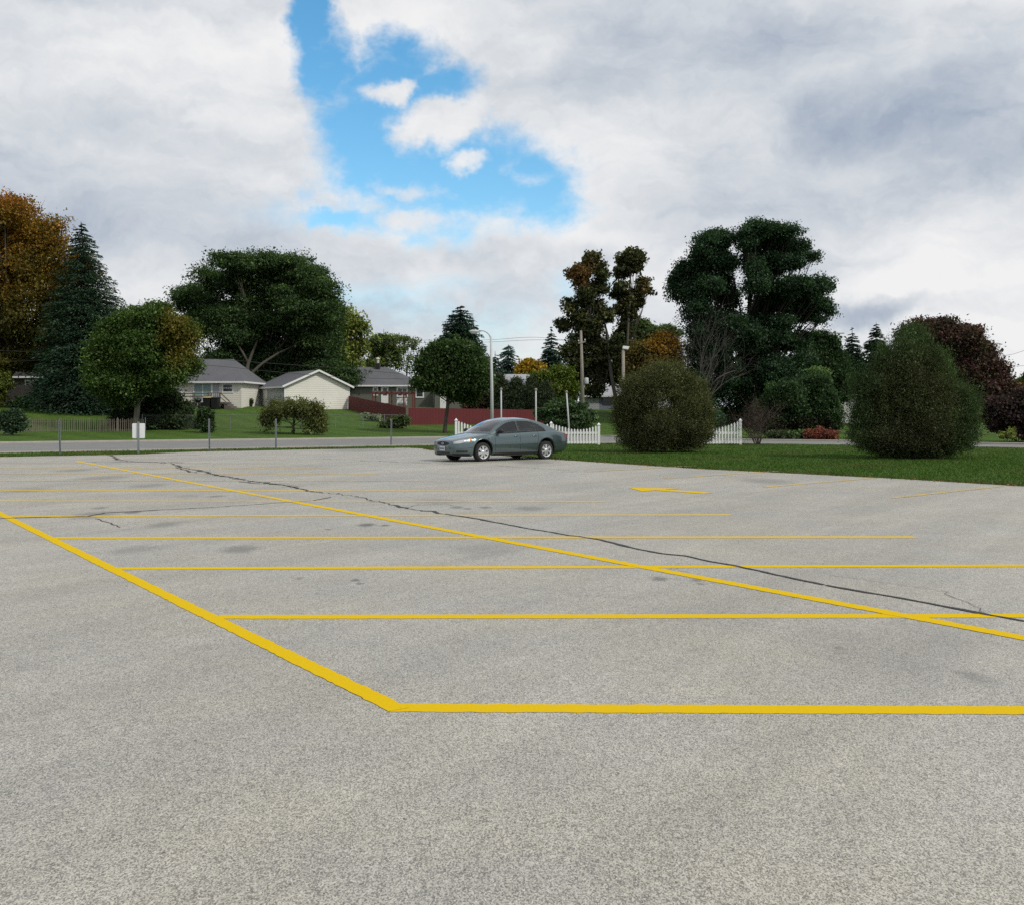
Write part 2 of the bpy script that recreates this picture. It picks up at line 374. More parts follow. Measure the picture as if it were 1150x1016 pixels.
# painted lines (parts of the lot), each on its own level
zc = [.0222]
def paint_line(a, b, w, mat, name='stall_line'):
    zc[0] += .00012
    n = max(2, int(math.hypot(b[0]-a[0], b[1]-a[1])/.05)); a = np.array(a); b = np.array(b); d = (b-a)/np.linalg.norm(b-a); q = np.array((-d[1], d[0]))
    r = random.Random(int(a[1]*100)); l = []; rr = []
    for i in range(n+1):
        p = a+(b-a)*i/n; l.append(p+q*(w/2+r.uniform(-.007, .007))); rr.append(p-q*(w/2+r.uniform(-.007, .007)))
    mb = MB().add([(p[0], p[1], zc[0]-.02) for p in rr]+[(p[0], p[1], zc[0]-.02) for p in l], [(i, i+1, n+2+i, n+1+i) for i in range(n)])
    o = mb.build(name, mat, lot); o.location.z = .02; return o
def Lx(y): return -.68-.674*(y-6.06)
def Rx(y): return 5.33-.62*(y-14.2)
YS = [6.03, 8.70, 11.38, 14.14, 17.08, 20.0, 22.75, 25.8, 28.6, 31.5, 34.5]
TILT = [-.015, .008, .022, .008, .02, -.01, -.02, -.01, -.01, -.01, -.01]
for i, y in enumerate(YS):
    mt = M['yellow'] if i < 4 else M['yellow_worn'] if i < 7 else M['yellow_faint']
    x0 = Lx(y)+(.06 if i else -.02); x1 = Rx(y)
    paint_line((x0, y), (x1, y+TILT[i]*(x1-x0)), .165 if i < 3 else .19, mt)
paint_line((Lx(5.99), 5.99), (Lx(19.5), 19.5), .13, M['yellow'], 'boundary_line')
paint_line((Lx(19.5), 19.5), (Lx(38), 38), .15, M['yellow_worn'], 'boundary_line')
paint_line((3.78+.657*9, 7.89-9), (3.78-.657*12, 7.89+12), .16, M['yellow'], 'centre_line')
paint_line((3.78-.657*12, 7.89+12), (3.78-.657*28.3, 7.89+28.3), .16, M['yellow_worn'], 'centre_line')
for k in (-1, 0, 1, 2):
    ax, ay = 5.6-1.77*k, 23.7+3.0*k
    paint_line((ax, ay), (ax+3.6, ay+3.28), .17, M['yellow_faint'])
paint_line((-9.3, 37.2), (-6.9, 37.35), .16, M['yellow_worn']); paint_line((-15, 40.2), (-12, 41.0), .16, M['yellow_faint'])
tip = np.array((2.56, 23.5)); tail = np.array((4.02, 21.85)); d = (tip-tail)/np.linalg.norm(tip-tail); q = np.array((-d[1], d[0]))
ar = [tip, tip-d*.95+q*.62, tip-d*.9+q*.17, tail+q*.16, tail-q*.16, tip-d*.9-q*.17, tip-d*.95-q*.62]
o = MB().poly(ar[::-1], .0135).build('direction_arrow', M['yellow'], lot); o.location.z = .0122
# black crack sealant: jittered ribbons
def crack(px_pts, w, seed, jag=.05):
    """sealed crack: a kinked dark strip of changing width lying flush on the asphalt, with short side branches"""
    r = random.Random(seed); base = [G(*q) for q in px_pts]; pts = []; w = w*(.62 if jag > .03 else 1.0)
    for a, b in zip(base, base[1:]):
        L = math.hypot(b[0]-a[0], b[1]-a[1]); n = max(2, int(L/.13)); d = ((b[0]-a[0])/L, (b[1]-a[1])/L)
        for k in range(n):
            t = (k+r.uniform(-.3, .3))/n; o = r.gauss(0, jag*.5); pts.append((a[0]+(b[0]-a[0])*t-d[1]*o, a[1]+(b[1]-a[1])*t+d[0]*o))
    pts.append(base[-1]); ws = []; cur = w
    for i in range(len(pts)):
        if r.random() < .3: cur = w*r.choice([.45, .7, .9, 1, 1.2, 1.5, 1.9] if jag > .03 else [.75, .9, 1, 1.15, 1.3])
        ws.append(cur*r.uniform(.8, 1.2))
    ws[0] = ws[-1] = w*(.15 if jag > .03 else .8)
    zc[0] += .00012; z = zc[0]-.02
    def strip(pts, ws):
        l = []; rr = []
        for i in range(len(pts)):
            a = np.array(pts[max(i-1, 0)]); b = np.array(pts[min(i+1, len(pts)-1)]); d = (b-a)/(np.linalg.norm(b-a)+1e-9); q = np.array((-d[1], d[0])); c = np.array(pts[i])
            l.append(c+q*ws[i]/2); rr.append(c-q*ws[i]/2)
        n = len(pts); return [(c[0], c[1], z) for c in rr]+[(c[0], c[1], z) for c in l], [(i, i+1, n+i+1, n+i) for i in range(n-1)]
    mb = MB().add(*strip(pts, ws))
    if jag > .03:
        for _ in range(int(len(pts)/9)):
            c = r.choice(pts); a = r.uniform(0, 6.28); bp_ = [c]
            for k in range(r.randint(3, 7)): a += r.gauss(0, .6); c = (c[0]+.12*math.cos(a), c[1]+.12*math.sin(a)); bp_.append(c)
            z += .00002; mb.add(*strip(bp_, [w*.5*(1-k/len(bp_)) for k in range(len(bp_))]))
    o = mb.build('crack_seal', M['seal'], lot); o.location.z = .02; return o
crack([(122,510.6),(129,513),(133,516.5),(150,518),(180,519.5),(195,520.5)], .10, 1, .10)
crack([(195,520.5),(203,525),(220,527.5),(245,534),(262,536),(280,540),(320,544.5)], .13, 2, .12)
crack([(320,544.5),(345,551),(372,554),(395,556.5),(420,562),(455,570),(500,577)], .10, 3, .08)
crack([(500,577),(540,583),(575,590),(640,601),(675,606),(710,615)], .06, 4, .02)
crack([(710,615),(740,621),(770,624),(795,630),(825,635),(870,645),(925,656.5)], .062, 5, .012)
crack([(925,656.5),(970,664.5),(1010,671),(1060,680.5),(1115,691),(1150,697),(1200,705),(1270,719),(1360,733),(1480,757)], .052, 6, .008)
crack([(-12,582.5),(30,581),(100,579.5),(118,575.5),(150,574),(200,571.3),(240,569.5)], .05, 7, .03)
crack([(240,569.5),(300,565.3),(350,562),(372,558)], .035, 8, .03)
crack([(100,518.8),(150,518.4),(208,519.5)], .16, 9, .05)
crack([(108,582),(122,587),(135,592)], .02, 10, .03)
crack([(200,525.5),(215,530),(222,531)], .09, 11, .1)
crack([(270,540.5),(290,542.8),(330,543)], .10, 12, .1)
crack([(355,515),(420,517.5),(480,520),(560,523),(640,528)], .05, 13, .06)
crack([(455,570),(470,567),(500,566),(520,569)], .018, 14, .04)
crack([(925,645),(960,650),(1000,655),(1060,664),(1110,690)], .012, 15, .05)

# ================================================================ VEGETATION
def inside(poly, x, y):
    poly = np.asarray(poly); x0, y0 = poly[:, 0], poly[:, 1]; x1, y1 = np.roll(x0, -1), np.roll(y0, -1)
    r = np.zeros(len(x), bool)
    for a, b, c, d in zip(x0, y0, x1, y1):
        m = ((b > y) != (d > y))
        if b != d: r ^= m & (x < (c-a)*(y-b)/(d-b)+a)
    return r
def unit(v): return v/(np.linalg.norm(v, axis=1, keepdims=True)+1e-9)
def leaf_quads(c, axis, nrm, ln, wd):
    axis = unit(axis); side = unit(np.cross(nrm, axis)); n = np.cross(axis, side)
    a = axis*ln[:, None]; s = side*wd[:, None]; fold = n*(wd*.35)[:, None]
    v = np.stack([c-a*.5, c+s*.5+fold-a*.05, c+a*.5, c-s*.5+fold-a*.05], 1).reshape(-1, 3)
    i = np.arange(len(c))*4
    return v, np.stack([i, i+1, i+2, i+3], 1)
def palette_mix(cols, n, g, sharp=.12):
    cols = np.array(cols); k = g.integers(0, len(cols), n); j = g.integers(0, len(cols), n); t = g.random(n)[:, None]*.5
    return (cols[k]*(1-t)+cols[j]*t)*np.exp(g.normal(0, sharp, n))[:, None]
LIFT = 2.0
def sub_lobes(lobes, g, vert, sub):
    """each lobe of a crown breaks up into smaller boughs near its surface, with hollows between them, plus a thin core"""
    out = []
    for l in lobes:
        ns = sub or (15 if vert else 9); core = l.copy(); core[3:6] *= .88 if vert else .74; out.append(core)
        for _ in range(ns):
            d = g.normal(size=3); d[2] += .35; d[1] *= 1.0; d /= np.linalg.norm(d); k = g.uniform(.66, .92) if vert else g.uniform(.50, .88); r = g.uniform(.16, .34) if vert else g.uniform(.24, .46)
            out.append(np.concatenate([l[:3]+d*k*l[3:6], l[3:6]*r*np.array((1.1, 1.1, .95 if not vert else 1.2))]))
    return np.array(out)
def crown_cloud(lobes, N, leaf, clump, cols, seed, colfn=None, flat=.6, shell=.55, vert=0.0, aspect=.65, floor=True, jit=.16, per=None, sub=None):
    """lobes: (x, y, z, rx, ry, rz) in metres -> vertices, faces, colours"""
    g = np.random.default_rng(seed); lobes = np.array(lobes, float)
    lobes = sub_lobes(lobes, g, vert, sub)
    area = (lobes[:, 3]*lobes[:, 5]+lobes[:, 3]*lobes[:, 4]+lobes[:, 4]*lobes[:, 5])
    per = per or (22 if vert else 34); clump = clump*(.95 if vert else .95)
    nc = max(8, int(N/per)); li = g.choice(len(lobes), nc, p=area/area.sum()); L = lobes[li]
    d = unit(g.normal(size=(nc, 3))); rad = 1-shell*g.random(nc)**1.7; rad *= 1+g.normal(0, jit, nc)*.6
    cc = L[:, :3]+d*rad[:, None]*L[:, 3:6]
    ccol = palette_mix(cols, nc, g, .42 if vert else .32)
    k = np.repeat(np.arange(nc), per)
    sz = clump*np.clip(np.exp(g.normal(0, .35, nc)), .5, 1.7)
    off = np.clip(g.normal(size=(len(k), 3)), -1.5, 1.5)*sz[k][:, None]*np.array((1, 1, flat))
    c = cc[k]+off; out = unit(c-lobes[li][k][:, :3])
    n = len(c)
    axis = g.normal(size=(n, 3))+out*.7; axis[:, 2] += vert*3-.25*(vert == 0)
    nrm = g.normal(size=(n, 3))*.7+out*.45+np.array((0, 0, 1.1))*(1-vert)
    ln = leaf*np.exp(g.normal(0, .28, n)); col = ccol[k]*np.exp(g.normal(0, .16, n))[:, None]
    if colfn is not None: col = colfn(c, col, g)
    col = col*LIFT
    if floor:
        ok = c[:, 2] > tzv(c[:, 0], c[:, 1])+leaf*.4; c, axis, nrm, ln, col = c[ok], axis[ok], nrm[ok], ln[ok], col[ok]
    v, f = leaf_quads(c, axis, nrm, ln, ln*aspect)
    return v, f, np.repeat(col, 4, 0)
def pix_lobes(lb, Y, seed, depth=.75, spread=.5):
    """crown lobes read off as (px, py, rx_px, ry_px) -> metres, scattered in depth so that the crown is round in plan"""
    r = random.Random(seed); k = Y/F
    x0 = min(a[0]-a[2] for a in lb); x1 = max(a[0]+a[2] for a in lb); mid = (x0+x1)/2; half = (x1-x0)/2*k
    out = []
    for a in lb:
        px, py, rx, ry = a[:4]; dx = (px-mid)*k
        room = math.sqrt(max(half*half-dx*dx, .01))*depth
        dy = r.uniform(-1, 1)*max(room-rx*k*.6, 0)*spread*1.6
        ryy = max(rx*k*.85, min(room*.55, rx*k*1.6)); y = Y+dy; kk = y/F
        out.append(((px-CX)*kk, y, H-(py-HY)*kk, rx*kk, ryy, ry*kk))
    return out
def plant(name, label, cat, base_px, Y, lb, N, leaf, clump, cols, seed, trunk=.0, group=None, colfn=None, bark='bark', crown='crown', limbs=True,
          main=True, depth=.75, spread=.5, flat=.6, shell=.55, vert=0.0, aspect=.65, limb_px=None, stems=1, jit=.16, sub=None):
    bx = (base_px-CX)*Y/F; bz = tz(bx, Y); o = root(name, label, cat, (bx, Y, bz), 0, group)
    lobes = pix_lobes(lb, Y, seed, depth, spread)
    v, f, c = crown_cloud(lobes, N, leaf, clump, cols, seed, colfn, flat, shell, vert, aspect, jit=jit, sub=sub)
    link(crown, np_mesh(crown, v-np.array((bx, Y, bz)), f, c), o, M['leaf'])
    if trunk > 0:
        r = random.Random(seed); mb = MB(); low = min(l[2] for l in lobes); top = max(l[2]+l[5]*.3 for l in lobes)
        cxm = sum(l[0]*l[3] for l in lobes)/sum(l[3] for l in lobes); fork = bz+max((low-bz)*.75, (top-bz)*.16)
        for s in range(stems):
            ox = r.uniform(-.5, .5)*trunk*3*(stems > 1)
            pts = [(bx+ox*.4, Y, bz-.1), (bx+ox*.5, Y, bz+.25), (bx+(cxm-bx)*.25+ox+r.uniform(-.1, .1), Y, (bz+fork)/2), (bx+(cxm-bx)*.4+ox*1.5, Y, fork), (cxm+ox*2+r.uniform(-.4, .4), Y+r.uniform(-.4, .4), (fork+top)/2), (cxm+ox*2.5, Y, top)]
            if main: mb.tube(pts, [trunk*1.5, trunk*1.1, trunk*.95, trunk*.85, trunk*.5, trunk*.12], 9)
        if limbs:
            for i, l in enumerate(lobes):
                z0 = min(max(fork+r.uniform(-.1, .45)*max(l[2]-fork, .1), bz+.4), l[2]-.1 if l[2]-.1 > bz+.4 else bz+.5); t = min(max((z0-fork)/(top-fork+1e-6), 0), 1)
                p0 = (bx+(cxm-bx)*(.4+.6*min(t*2, 1)), Y, z0); p2 = (l[0], l[1], l[2]+l[5]*.25)
                p1 = tuple(p0[k]*.5+p2[k]*.5+r.uniform(-.3, .3)*(k < 2)+(.0 if k < 2 else -.12*abs(p2[0]-p0[0])) for k in range(3))
                mb.tube([p0, p1, p2], [trunk*.32, trunk*.19, trunk*.05], 6)
                for _ in range(3):
                    e = (l[0]+r.uniform(-.8, .8)*l[3], l[1]+r.uniform(-.8, .8)*l[4], l[2]+r.uniform(-.2, .85)*l[5])
                    mb.tube([p1, tuple((p1[k]+e[k])/2+r.uniform(-.2, .2) for k in range(3)), e], [trunk*.13, trunk*.08, trunk*.02], 5)
        for path, rad in (limb_px or []):
            mb.tube([P(*q) for q in path], rad, 8)
        mb.build('trunk', M[bark], o, smooth=True, off=(bx, Y, bz))
    return o
def conifer(name, label, cat, apex, base_px, Y, Rpx, nb, cols, seed, leaf=.3, droop=.28, per=110, power=.8, trunk=.25, group=None, z_lo=.02, base_z=None, clear=0.0, lean=0):
    g = np.random.default_rng(seed); r = random.Random(seed); k = Y/F
    bx = (base_px-CX)*k; bz = tz(bx, Y) if base_z is None else base_z; ax, _, az = P(apex[0], apex[1], Y); Hh = az-bz; Rm = Rpx*k
    o = root(name, label, cat, (bx, Y, bz), 0, group); C_ = []; A_ = []; N_ = []; L_n = []; K_ = []
    mb = MB(); mb.tube([(bx, Y, bz-.1), (bx*.6+ax*.4, Y, bz+Hh*.4), (ax, Y, az-.1)], [trunk*1.2, trunk*.75, .03], 8)
    bt = 1-np.sort(g.random(nb)**.62)*(1-z_lo-clear); bt = 1-bt+0  # fraction from the top
    for i in range(nb):
        t = min(1, max(.01, bt[i])); L = Rm*(t**power)*r.uniform(.72, 1.12); a = i*2.39996+r.uniform(-.3, .3)
        z0 = az-t*Hh; cx0 = ax+(bx-ax)*t; n = max(10, int(per*(.35+.65*t)))
        f = g.random(n)**.75; lat = g.normal(0, .17, n)*L*(.35+.65*np.sin(np.clip(f, 0, 1)*2.6)); da = np.array((math.cos(a), math.sin(a), 0.)); dl = np.array((-da[1], da[0], 0.))
        dz = L*(.10*(1-t)*f-droop*f**1.5+.22*droop*f**4)-np.abs(g.normal(0, .045, n))*L-.10*np.abs(lat)
        c = np.array((cx0, Y, z0))+da*(f*L)[:, None]+dl*lat[:, None]; c[:, 2] += dz
        A = np.tile(da, (n, 1))+dl*(np.sign(lat)*.7)[:, None]+g.normal(0, .25, (n, 3)); A[:, 2] -= .35
        C_.append(c); A_.append(A); N_.append(g.normal(0, .45, (n, 3))+np.array((0, 0, 1.))); L_n.append(leaf*np.exp(g.normal(0, .25, n))*(.6+.4*t))
        K_.append(LIFT*palette_mix(cols, 1, g, .2)*np.exp(g.normal(0, .14, n))[:, None])
        if i % 2 == 0: mb.tube([(cx0, Y, z0), tuple(np.array((cx0, Y, z0))+da*L*.5+np.array((0, 0, -.25*droop*L))), tuple(np.array((cx0, Y, z0))+da*L*.9+np.array((0, 0, -.8*droop*L)))], [.035, .02, .008], 4, False)
    c = np.concatenate(C_); A = np.concatenate(A_); n_ = np.concatenate(N_); ln = np.concatenate(L_n); col = np.concatenate(K_)
    ok = c[:, 2] > tzv(c[:, 0], c[:, 1])+.05; c, A, n_, ln, col = c[ok], A[ok], n_[ok], ln[ok], col[ok]
    v, f = leaf_quads(c, A, n_, ln, ln*.38)
    link('crown', np_mesh('crown', v-np.array((bx, Y, bz)), f, np.repeat(col, 4, 0)), o, M['leaf'])
    mb.build('trunk', M['bark'], o, smooth=True, off=(bx, Y, bz)); return o

def zone(cx, cz, rx, rz, newc, k, Y):
    """part of a crown that has turned colour: an ellipse given in photo pixels at distance Y"""
    x, _, z = P(cx, cz, Y); a, b = rx*Y/F, rz*Y/F; newc = np.array(newc)
    def fn(c, col, g):
        d = ((c[:, 0]-x)/a)**2+((c[:, 2]-z)/b)**2+g.normal(0, .25, len(c)); t = np.clip((1.25-d)/.8, 0, 1)[:, None]*k
        return col*(1-t)+newc*np.exp(g.normal(0, .25, len(c)))[:, None]*t
    return fn
def zones(*fs):
    def fn(c, col, g):
        for f in fs: col = f(c, col, g)
        return col
    return fn

DK = [(.025,.043,.016), (.034,.054,.018), (.020,.036,.015)]
BLUE = [(.014,.030,.022), (.020,.038,.026), (.012,.024,.018)]
MAPLE = [(.033,.056,.014), (.043,.066,.016), (.026,.047,.013)]
OLIVE = [(.052,.055,.016), (.040,.046,.015), (.062,.058,.018)]
AUT = [(.130,.064,.010), (.105,.064,.012), (.078,.060,.013), (.150,.070,.010)]
# --- left group
plant('maple_tree', 'large maple turning orange at the top, leftmost tree of the photo', 'tree', 8, 92,
      [(-45,300,60,70),(-10,262,42,45),(22,258,45,40),(45,285,42,42),(60,310,38,40),(-5,320,60,55),(40,345,52,42),(72,345,30,35),(-30,370,60,38),(25,380,55,28),(62,380,38,26),(-60,340,50,60),(5,238,26,20),(88,300,16,22),(20,402,60,16),(-40,405,50,20),(70,400,26,18)],
      170000, .20, .52, AUT, 11, .42, colfn=zones(zone(25,390,95,60,(0.0432,0.0461,0.0122),.85,92), zone(55,320,30,50,(0.0540,0.0446,0.0094),.6,92), zone(8,226,46,20,(0.1584,0.0540,0.0086),.75,92)), flat=.5)
conifer('spruce_tree', 'tall dark spruce with boughs down to the lawn beside the orange maple', 'tree', (91,248), 106, 88, 80, 760, [(.019,.036,.024),(.026,.046,.028),(.016,.030,.02)], 12, .30, .34, 150, .72, .32)
plant('maple_tree', 'round green maple with an orange patch behind the white sign', 'tree', 152, 74,
      [(150,388,42,40),(125,398,28,34),(184,385,32,36),(205,396,19,26),(160,362,32,22),(118,425,22,22),(145,434,38,18),(186,420,26,20),(165,408,42,34),(178,355,18,14),(140,372,24,20),(198,368,16,16)],
      130000, .155, .38, MAPLE, 13, .13, colfn=zone(206,380,17,38,(0.1080,0.0684,0.0101),.5,74), bark='bark_pale', limb_px=[(((152,487,74),(152,468,74),(153,456,74),(146,446,74),(141,438,74)),[.15,.12,.11,.08,.05]), (((153,458,74),(160,448,74),(170,439,74)),[.08,.06,.04])])
plant('evergreen_bush', 'dark spreading evergreen bush under the round maple', 'bush', 172, 77.5,
      [(132,455,16,28),(160,455,26,28),(188,460,22,26),(206,472,14,16),(178,478,34,12),(145,476,28,14),(222,482,8,6)], 52000, .17, .3, [(.016,.026,.012),(.022,.032,.014)], 14, .06, limbs=False)
plant('evergreen_bush', 'small dark rounded bush by the slatted fence at the left edge', 'bush', 14, 66,
      [(14,472,12,14),(8,478,8,10),(20,478,8,10)], 9000, .12, .18, [(.018,.034,.02),(.026,.042,.022)], 15, .04, limbs=False)
plant('garden_bush', 'yellow-green bush beside the weathered board fence', 'bush', -2, 87,
      [(-4,436,13,14),(2,428,8,8),(-8,448,14,12)], 9000, .17, .28, [(.075,.085,.018),(.055,.070,.015)], 16, .05, limbs=False)
plant('garden_bush', 'low leafy green bush in front of the weathered board fence', 'bush', 27, 88,
      [(27,453,11,6),(18,455,8,5),(36,455,7,4)], 5000, .16, .2, [(.035,.065,.025),(.05,.08,.03)], 17, .03, limbs=False)
plant('garden_bush', 'small dark upright bush by the chain fence', 'bush', 231, 73,
      [(231,472,8,12),(228,478,8,8),(235,478,7,9),(233,465,5,6)], 9000, .12, .16, [(.02,.036,.015),(.028,.044,.018)], 18, .03, limbs=False)
plant('weeping_tree', 'low weeping umbrella-shaped tree by the chain fence', 'tree', 329, 73,
      [(328,460,28,7),(306,465,15,8),(350,463,17,9),(295,471,7,10),(360,473,8,12),(316,459,18,6),(342,458,18,6),(352,479,13,7),(302,476,4,7)],
      15000, .16, .2, [(.052,.058,.02),(.042,.052,.018),(.068,.068,.024)], 19, .10, flat=1.3, aspect=.4)
plant('shade_tree', 'huge dark broad-crowned tree behind the pale garage and cream house', 'tree', 278, 112,
      [(245,332,44,34),(295,318,46,32),(328,326,36,36),(222,338,24,18),(358,362,24,34),(280,358,70,34),(330,385,54,32),(236,368,34,26),(303,298,24,12),(262,297,24,11),(360,400,22,26),(290,400,60,26),(342,352,40,32),(322,296,16,8),(370,382,12,18),(210,330,12,10),(355,332,26,24),(345,312,20,14),(300,424,70,24),(245,412,44,26),(368,424,34,22),(385,430,16,14),(330,410,60,24)],
      330000, .21, .52, DK, 20, .45, bark='bark_mid', flat=.45, limb_px=[(((276,461,107),(275,440,107),(275.5,424,107),(279,408,107.5),(284,395,108),(290,380,110)),[.30,.26,.24,.17,.13,.08]), (((276,428,107),(284,418,107),(295,408,107.5),(312,397,108),(336,386,110)),[.18,.16,.13,.10,.05]), (((279,408,107.5),(272,395,108),(262,380,110)),[.12,.1,.05])])
plant('deciduous_tree', 'lighter yellow-green tree at the right end of the huge dark crown', 'tree', 388, 128,
      [(384,358,15,14),(396,376,14,20),(390,398,20,18),(403,368,8,12),(396,414,14,10),(380,376,14,14),(407,392,6,10)], 14000, .30, .5, [(.10,.12,.03),(.075,.10,.026),(.12,.125,.035)], 21, .22, spread=.3)
plant('deciduous_tree', 'thin olive tree rising behind the chimney of the sage house', 'tree', 428, 150,
      [(418,386,8,8),(428,382,9,7),(437,385,9,8),(422,398,8,8),(441,398,7,9),(430,408,10,7),(416,408,6,7),(444,410,5,8),(433,396,7,7)], 7500, .30, .45, [(.07,.085,.026),(.055,.075,.024)], 22, .22)
plant('deciduous_tree', 'sparse airy tree with sky showing through, beside the dark spruce', 'tree', 457, 150,
      [(449,380,7,4),(457,382,7,5),(463,389,5,6),(461,402,4,7),(452,392,4,6),(447,402,3,8),(467,384,4,3),(457,410,3,5)], 1900, .28, .42, [(.085,.11,.04),(.07,.095,.035)], 23, .13)
conifer('spruce_tree', 'slim spire-topped spruce showing above the sage house roof', 'tree', (431,369), 431, 158, 11, 160, BLUE, 24, .34, .3, 45, .9, .16)
conifer('spruce_tree', 'broad dark spruce standing behind the small dark maple by the red fence', 'tree', (517,343), 514, 118, 46, 820, BLUE, 25, .42, .30, 130, .46, .25)
plant('maple_tree', 'small dark round-crowned maple in front of the red fence', 'tree', 499.6, 78,
      [(495,402,20,20),(520,408,22,24),(484,420,15,18),(510,432,30,17),(536,425,13,16),(500,420,24,20),(540,412,8,10),(476,432,9,10),(522,442,16,9)], 90000, .165, .34, [(.020,.036,.012),(.028,.045,.014)], 26, .14, shell=.7)
conifer('blue_spruce', 'blunt-topped distant blue spruce left of the yellow tree', 'tree', (571,386), 570, 150, 27, 260, [(.025,.045,.042),(.03,.052,.045)], 27, .5, .5, 110, .5, .2)
conifer('blue_spruce', 'half-hidden bluish spruce right beside the street lamp pole', 'tree', (556,394), 556, 156, 20, 180, [(.025,.045,.042),(.03,.052,.045)], 28, .5, .4, 90, .6, .2)
conifer('blue_spruce', 'pointed distant blue spruce left of the tall twin trees', 'tree', (619,367), 619, 148, 30, 300, [(.022,.042,.038),(.028,.05,.044)], 29, .5, .34, 110, .75, .2)
plant('deciduous_tree', 'little golden yellow tree far off between the blue spruces', 'tree', 594, 140, [(594,412,11,7),(588,416,7,6),(600,416,8,7)], 6000, .30, .4, [(0.2016,0.1152,0.0108),(0.1440,0.0936,0.0130)], 30, .12)
for cx, top, hw, lab in ((562,420,11.5,'dark cone-shaped evergreen nearest the street lamp pole, behind the red fence'), (580,424,11,'dark cone-shaped evergreen, second from the street lamp pole'),
                         (596,424.5,11,'dark cone-shaped evergreen, third from the street lamp pole'), (611.5,429,11,'blunter dark cone evergreen, fourth and last from the street lamp pole')):
    Hc = 464-top
    plant('cone_evergreen', lab, 'evergreen', cx, 96, [(cx,top+Hc*.10,hw*.26,Hc*.11),(cx,top+Hc*.22,hw*.50,Hc*.15),(cx,top+Hc*.38,hw*.80,Hc*.2),(cx,top+Hc*.55,hw*1.0,Hc*.24),(cx,top+Hc*.78,hw*1.08,Hc*.24)], 22000, .15, .2,
          [(.020,.028,.016),(.026,.034,.018)], int(cx), .07, 'cone evergreens behind the red fence', limbs=False, vert=.6, aspect=.4, spread=0, shell=.4, sub=3)
plant('garden_bush', 'reddish-brown rounded bush behind the red fence beside the small maple', 'bush', 537, 97, [(537,448,11,13),(530,452,8,9),(545,452,8,10)], 12000, .17, .25, [(.04,.026,.016),(.034,.03,.016)], 32, .05, limbs=False)
plant('deciduous_tree', 'yellow-green leafy tree right of the cone-shaped evergreens', 'tree', 627, 100, [(612,428,13,10),(632,427,15,13),(622,440,20,12),(642,438,9,9),(604,424,6,5),(630,452,18,10)], 24000, .2, .34, [(0.0504,0.0684,0.0115),(0.0374,0.0540,0.0115),(0.0648,0.0792,0.0144)], 33, .12)
plant('juniper_bush', 'wide layered juniper bush behind the low part of the picket fence', 'bush', 636, 72, [(620,470,14,10),(645,462,18,12),(630,457,18,8),(657,470,10,10),(638,474,24,10),(612,464,8,6),(630,482,26,6),(655,482,12,6)], 36000, .15, .2, [(.024,.042,.018),(.034,.055,.024)], 34, .07, limbs=False, flat=.35)
# --- the tall twin trees
TW = [(654,312,14,13),(665,291,8,8),(673,307,10,12),(646,308,9,9),(657,332,16,12),(673,326,10,10),(641,345,13,11),(651,358,15,13),(634,365,8,8),(670,348,11,13),(681,354,9,10),(665,368,15,12),(660,302,8,8)]
TB = [(711,286,12,10),(698,291,8,9),(719,292,8,8),(708,302,12,10),(698,306,6,7),(723,320,7,8),(728,328,4,4),(717,330,6,7),(698,323,7,8),(693,331,5,5),(704,340,11,8),(717,341,6,6),(695,348,7,7),(708,354,9,9),(703,372,14,14)]
plant('twin_tree', 'left and bushier of two tall narrow trees, rust tinted, behind the utility pole', 'tree', 688, 108,
      TW+[(650,388,18,16),(672,392,22,22),(640,402,12,16),(662,418,24,18),(690,392,10,18),(645,425,14,10),(668,440,12,8)], 42000, .26, .32, [(.030,.036,.016),(.026,.034,.016),(.044,.042,.018)], 35, .26, 'tall twin trees', bark='bark_mid', main=False, spread=.3,
      colfn=zones(zone(650,310,18,16,(.10,.045,.016),.75,108), zone(665,296,10,12,(.08,.052,.02),.5,108)), limb_px=[(((693,465,106),(691,445,106),(687,425,106.5),(684,400,107),(682,375,107.5),(676,352,108),(671,335,108)),[.24,.2,.17,.14,.11,.09,.05])], shell=.75)
plant('twin_tree', 'right and slimmer of two tall narrow trees, bare trunk showing under its top tuft', 'tree', 700, 110,
      TB+[(700,395,14,20),(715,405,12,16),(690,420,18,18),(706,425,14,16)], 30000, .26, .30, [(.034,.038,.016),(.028,.034,.015),(.048,.044,.018)], 36, .22, 'tall twin trees', bark='bark_mid', main=False, spread=.25,
      colfn=zone(724,322,8,12,(.09,.055,.028),.6,110), limb_px=[(((703,430,108),(704,395,108.5),(705.5,365,109),(707,340,109.5),(708,305,110)),[.17,.15,.13,.11,.05])], shell=.75)
plant('deciduous_tree', 'far pale green tree between the twin trees and the orange bush', 'tree', 728, 142, [(722,372,14,12),(735,378,14,12),(752,374,11,9),(745,384,14,10),(728,388,18,12)], 20000, .3, .5, [(.045,.062,.022),(.036,.052,.02)], 37, .2)
plant('deciduous_tree', 'orange-brown tree between the twin trees and the bare grey tree', 'tree', 738, 98, [(742,384,16,11),(728,398,18,16),(752,396,14,14),(735,414,28,16),(718,420,14,18),(755,418,14,18),(712,402,8,10)], 44000, .2, .36, [(.075,.048,.014),(.05,.042,.014),(.062,.05,.016)], 38, .16,
      colfn=zone(745,386,22,14,(0.1512,0.0756,0.0101),.8,98))
